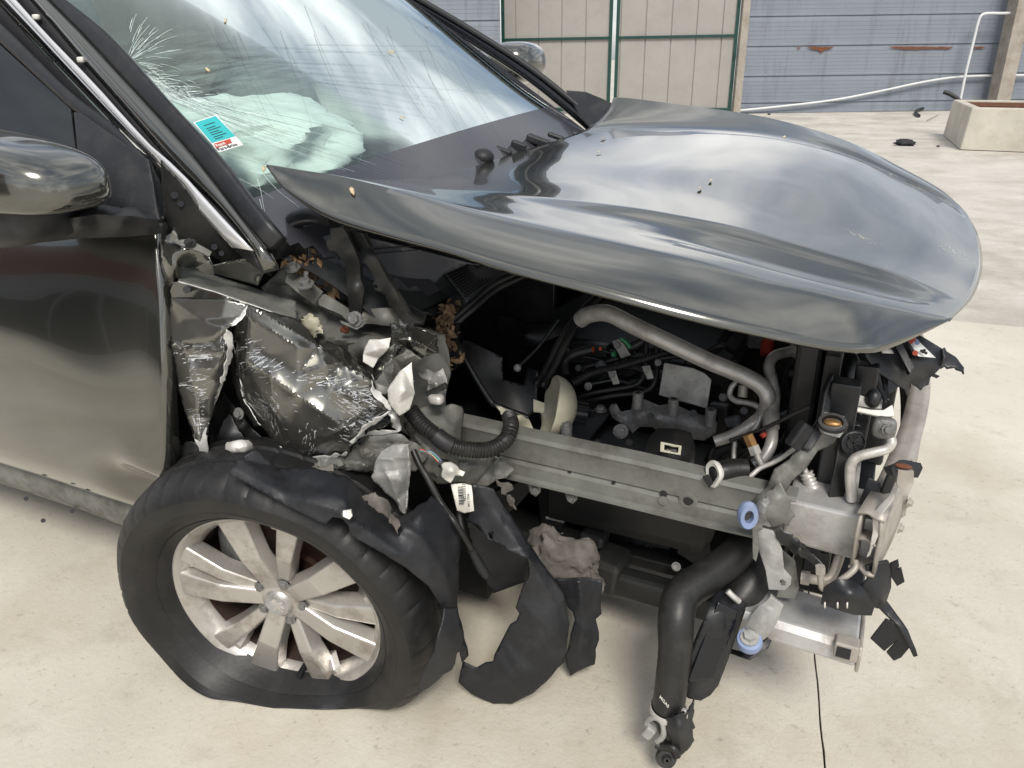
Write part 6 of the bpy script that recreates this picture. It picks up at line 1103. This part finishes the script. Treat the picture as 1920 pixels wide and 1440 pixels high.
# plastic guide torn along the beam
gd = sub_empty('beam_guide', (0,0,0), CAR)
sheet('guide_upper', [(1720,738,.05,1),(1742,745,.05,2),(1738,752,.05,2),(1735,758,.05,2),(1722,770,.05,1)], ['black_plastic'], gd, cuts=1, solid=.004)
sheet('guide_lower', [(1622,1060,-.60,2),(1664,1050,-.58,1),(1668,1062,-.575),(1668,1100,-.58),(1660,1125,-.585),(1700,1180,-.60),(1716,1215,-.61),(1720,1228,-.612),(1712,1230,-.614),(1700,1205,-.61),(1680,1172,-.605),(1648,1140,-.60),(1620,1130,-.605),(1590,1120,-.61),(1625,1085,-.605)], ['black_plastic'], gd, inner=[(1645,1085,-.60),(1650,1120,-.605)], cuts=3, amp=.002, solid=.005, seed=125)
sheet('guide_clip', [(1548,1100,-.62),(1570,1085,-.62),(1600,1092,-.61),(1640,1120,-.60),(1632,1150,-.605),(1600,1148,-.615),(1540,1130,-.63)], ['black_plastic'], gd, inner=[(1595,1115,-.635)], cuts=2, solid=.012, bevel=.003, seed=126)
for u in (1545, 1569, 1587): sheet('clip_slot', [(u,1130,-.645),(u+3,1129,-.645),(u+3,1140,-.645),(u,1140,-.645)], ['paper'], gd, cuts=0, solid=.002)
sheet('guide_flag', [(1632,1196,-.60),(1660,1160,-.60),(1676,1166,-.602),(1698,1196,-.605),(1706,1213,-.607),(1690,1232,-.605),(1676,1238,-.605),(1662,1222,-.602),(1684,1198,-.602),(1658,1220,-.602)], ['black_plastic'], gd, cuts=2, solid=.004, seed=127)
sheet('guide_flag', [(1668,1056,-.57),(1684,1049,-.57),(1686,1062,-.57),(1676,1068,-.57),(1690,1064,-.57),(1696,1090,-.57),(1682,1098,-.57),(1668,1076,-.57)], ['black_plastic'], gd, cuts=2, solid=.004, seed=128)
# lower pipes by the beam
P_('lower_pipe', [(1586,985,-.52),(1578,1030,-.54),(1562,1075,-.56),(1545,1088,-.57),(1512,1084,-.57)], .009, 'rusty_alu', seg=12); cyl('pipe_nut', at(1518, 1085, y=-.572), at(1502, 1082, y=-.572), .013, 'rusty_alu', CAR, seg=6)
P_('lower_pipe', [(1604,1052,-.59),(1604,1064,-.60),(1590,1078,-.61),(1560,1098,-.62),(1546,1104,-.62),(1540,1098,-.62),(1538,1068,-.62)], .0058, 'rusty_alu', seg=10); cyl('pipe_nut', at(1538, 1075, y=-.62), at(1538, 1062, y=-.62), .009, 'rusty_alu', CAR, seg=6)
P_('lower_pipe', [(1556,990,-.50),(1548,1040,-.53)], .008, 'hose_rubber', seg=10)

# more lines and brackets crowding the bay
cr_rnd = random.Random(11)
for k in range(16):
    u0_, v0_ = cr_rnd.uniform(1060, 1330), cr_rnd.uniform(640, 720); a_ = cr_rnd.uniform(-.5, .5); ln = cr_rnd.uniform(60, 150); y0_ = cr_rnd.uniform(-.30, -.15)
    P_('wiring', [(u0_, v0_, y0_), (u0_+ln*.4, v0_+ln*.3*math.sin(a_)+cr_rnd.uniform(-14, 14), y0_+.02), (u0_+ln*.75, v0_+ln*.6*math.sin(a_)+cr_rnd.uniform(-14, 14), y0_+.01), (u0_+ln, v0_+ln*math.sin(a_), y0_+.05)], cr_rnd.choice((.003,.004,.0055,.007)), cr_rnd.choice(('hose_rubber','black_plastic','grey_plastic')), seg=8, res=4)
for k in range(14):
    u0_, v0_ = cr_rnd.uniform(1460, 1570), cr_rnd.uniform(660, 900); y0_ = cr_rnd.uniform(-.35, -.1)
    P_('wiring', [(u0_, v0_, y0_), (u0_+cr_rnd.uniform(-25, 25), v0_+30, y0_), (u0_+cr_rnd.uniform(-30, 30), v0_+65, y0_-.02), (u0_+cr_rnd.uniform(-40, 40), v0_+100, y0_-.05)], cr_rnd.choice((.003,.004,.006,.009)), cr_rnd.choice(('hose_rubber','black_plastic','grey_plastic')), seg=8, res=4)
for k, (u_, v_, y_, s_) in enumerate(((1130,690,-.30,.022),(1180,655,-.24,.026),(1250,660,-.22,.020),(1350,770,-.32,.030),(1375,790,-.34,.022),(1320,745,-.26,.016),(1100,770,-.38,.024),(1060,660,-.28,.020),(1500,740,-.24,.030),(1530,820,-.30,.034),(1475,830,-.36,.022),(1420,640,-.10,.030),(1540,690,-.2,.028),(1575,880,-.46,.02),(1590,920,-.48,.02),(1555,900,-.46,.018))):
    box('connector', at(u_, v_, y=y_), (s_*1.5, s_*.8, s_), cr_rnd.choice(('black_plastic','grey_plastic','black_plastic')), CAR, Matrix.Rotation(cr_rnd.uniform(-.8, .8), 3, 'Y')@Matrix.Rotation(cr_rnd.uniform(-.5, .5), 3, 'Z'), .004)
for (u_, v_, y_) in ((1085,690,-.33),(1262,650,-.23),(1345,762,-.30),(1300,775,-.375),(1220,780,-.40),(1395,770,-.36),(1485,700,-.22),(1525,745,-.28),(1570,850,-.48),(1585,870,-.49),(1640,720,-.36),(1180,830,-.42),(1120,830,-.44)): bolt(at(u_, v_, y=y_), (.1,-1,.4), .005, 'dark_inner', CAR)
# pulley and belt by the rail
lathe('pulley', [(.004,.006),(.014,.006),(.016,.002),(.030,.002),(.034,.008),(.040,.008),(.042,.004),(.042,-.02)], 'dark_inner', CAR, n=40, fn=(lambda c, n_, a_, b_: (lambda r, th, d: c+a_*(r*math.cos(th))+b_*(r*math.sin(th))+n_*d))(*wheel_frame(at(1365, 860, y=-.36), .1, .2)))
# ---- dry petals and leaves lying on car -------------------------------------
def drop(u, v, tree, off=.003):
    h = tree.ray_cast(CAM, ray(u, v)); 
    if h[0] is None: return None
    n = h[1] if h[1].dot(ray(u, v)) < 0 else -h[1]; return h[0]+n*off, n
def petal(p, n, s, ang, m='petal'):
    a = n.orthogonal().normalized(); b = n.cross(a); e = a*math.cos(ang)+b*math.sin(ang); t = n.cross(e)
    V = [p-e*s, p-e*s*.3+t*s*.30+n*s*.15, p+e*s*.5+t*s*.38+n*s*.30, p+e*s+n*s*.22, p+e*s*.5-t*s*.30+n*s*.12, p-e*s*.3-t*s*.24+n*s*.02, p+e*s*.1+n*s*.28]
    return mesh('dried_petal', V, [(0,1,6),(1,2,6),(2,3,6),(3,4,6),(4,5,6),(5,0,6)], m, smooth=True, solid=.0006)
lr = random.Random(3)
for (u, v, s, where, T) in ((662,362,.013,'on the near flank of the bonnet',HB),(1131,261,.012,'on the rear of the bonnet beside the windshield base',HB),(1123,288,.009,'on the rear of the bonnet below a larger one',HB),(1312,356,.012,'on the middle of the bonnet',HB),(1332,341,.011,'on the middle of the bonnet, curled and darker',HB),(1470,259,.010,'near the far edge of the bonnet',HB),(732,100,.012,'in the middle of the cracked windshield',WB),(388,133,.011,'on the crazed zone of the windshield',WB),(423,41,.009,'high on the cracked windshield',WB),(494,320,.011,'on the glass beside the raised bonnet corner',WB),(753,222,.008,'on the glass above the bonnet rear edge',WB),(800,50,.008,'on the glass near the far pillar',WB)):
    h = drop(u, v, T)
    if h: tag(petal(h[0], h[1], s*.95, lr.uniform(0, 6.28)), 'dried tan petal '+where, 'petal', 'dried petals on the car')
def scatter(name, pts, n, r, parent_label, m, seed, size=(.006,.016)):
    rd = random.Random(seed); V = []; f = []
    for k in range(n):
        c = Vector(rd.choice(pts))+Vector((rd.gauss(0,r), rd.gauss(0,r), rd.gauss(0,r*.6))); s = rd.uniform(*size); a = Vector((rd.uniform(-1,1), rd.uniform(-1,1), rd.uniform(-1,1))).normalized(); b = a.orthogonal().normalized(); w_ = a.cross(b); i0 = len(V)
        V += [c-a*s, c+b*s*.45+w_*s*.2, c+a*s, c-b*s*.4+w_*s*.15]; f += [(i0,i0+1,i0+2), (i0,i0+2,i0+3)]
    o = mesh(name, V, f, m, smooth=False); tag(o, parent_label, 'leaves', kind='stuff'); return o
scatter('leaf_litter', Q([(836,580,-.50),(838,600,-.51),(840,625,-.515),(838,650,-.52),(842,675,-.525),(832,610,-.52)]), 150, .012, 'brown dry leaf litter packed beside the cowl channel', 'dead_leaf', 4)
scatter('leaf_litter', Q([(560,490,-.68),(572,500,-.67),(590,520,-.66),(560,480,-.67),(615,545,-.655)]), 120, .014, 'brown dry leaf litter behind the bonnet hinge', 'dead_leaf', 5)
for (u, v) in ((1608,442),(1792,474)):
    rd = random.Random(u); V = []; f = []
    for k in range(60):
        g1, g2 = rd.gauss(0, 1), rd.gauss(0, 1); h = drop(u+g1*17+g2*3, v+g1*7+g2*4, HB, .0008)
        if not h: continue
        a = h[1].orthogonal().normalized(); b = h[1].cross(a); s = rd.uniform(.0004,.0014); i0 = len(V); V += [h[0]+a*s, h[0]+b*s*.8, h[0]-a*s, h[0]-b*s]; f.append((i0,i0+1,i0+2,i0+3))
    tag(mesh('dried_droppings', V, f, 'bird', hood, smooth=False), kind='stuff')
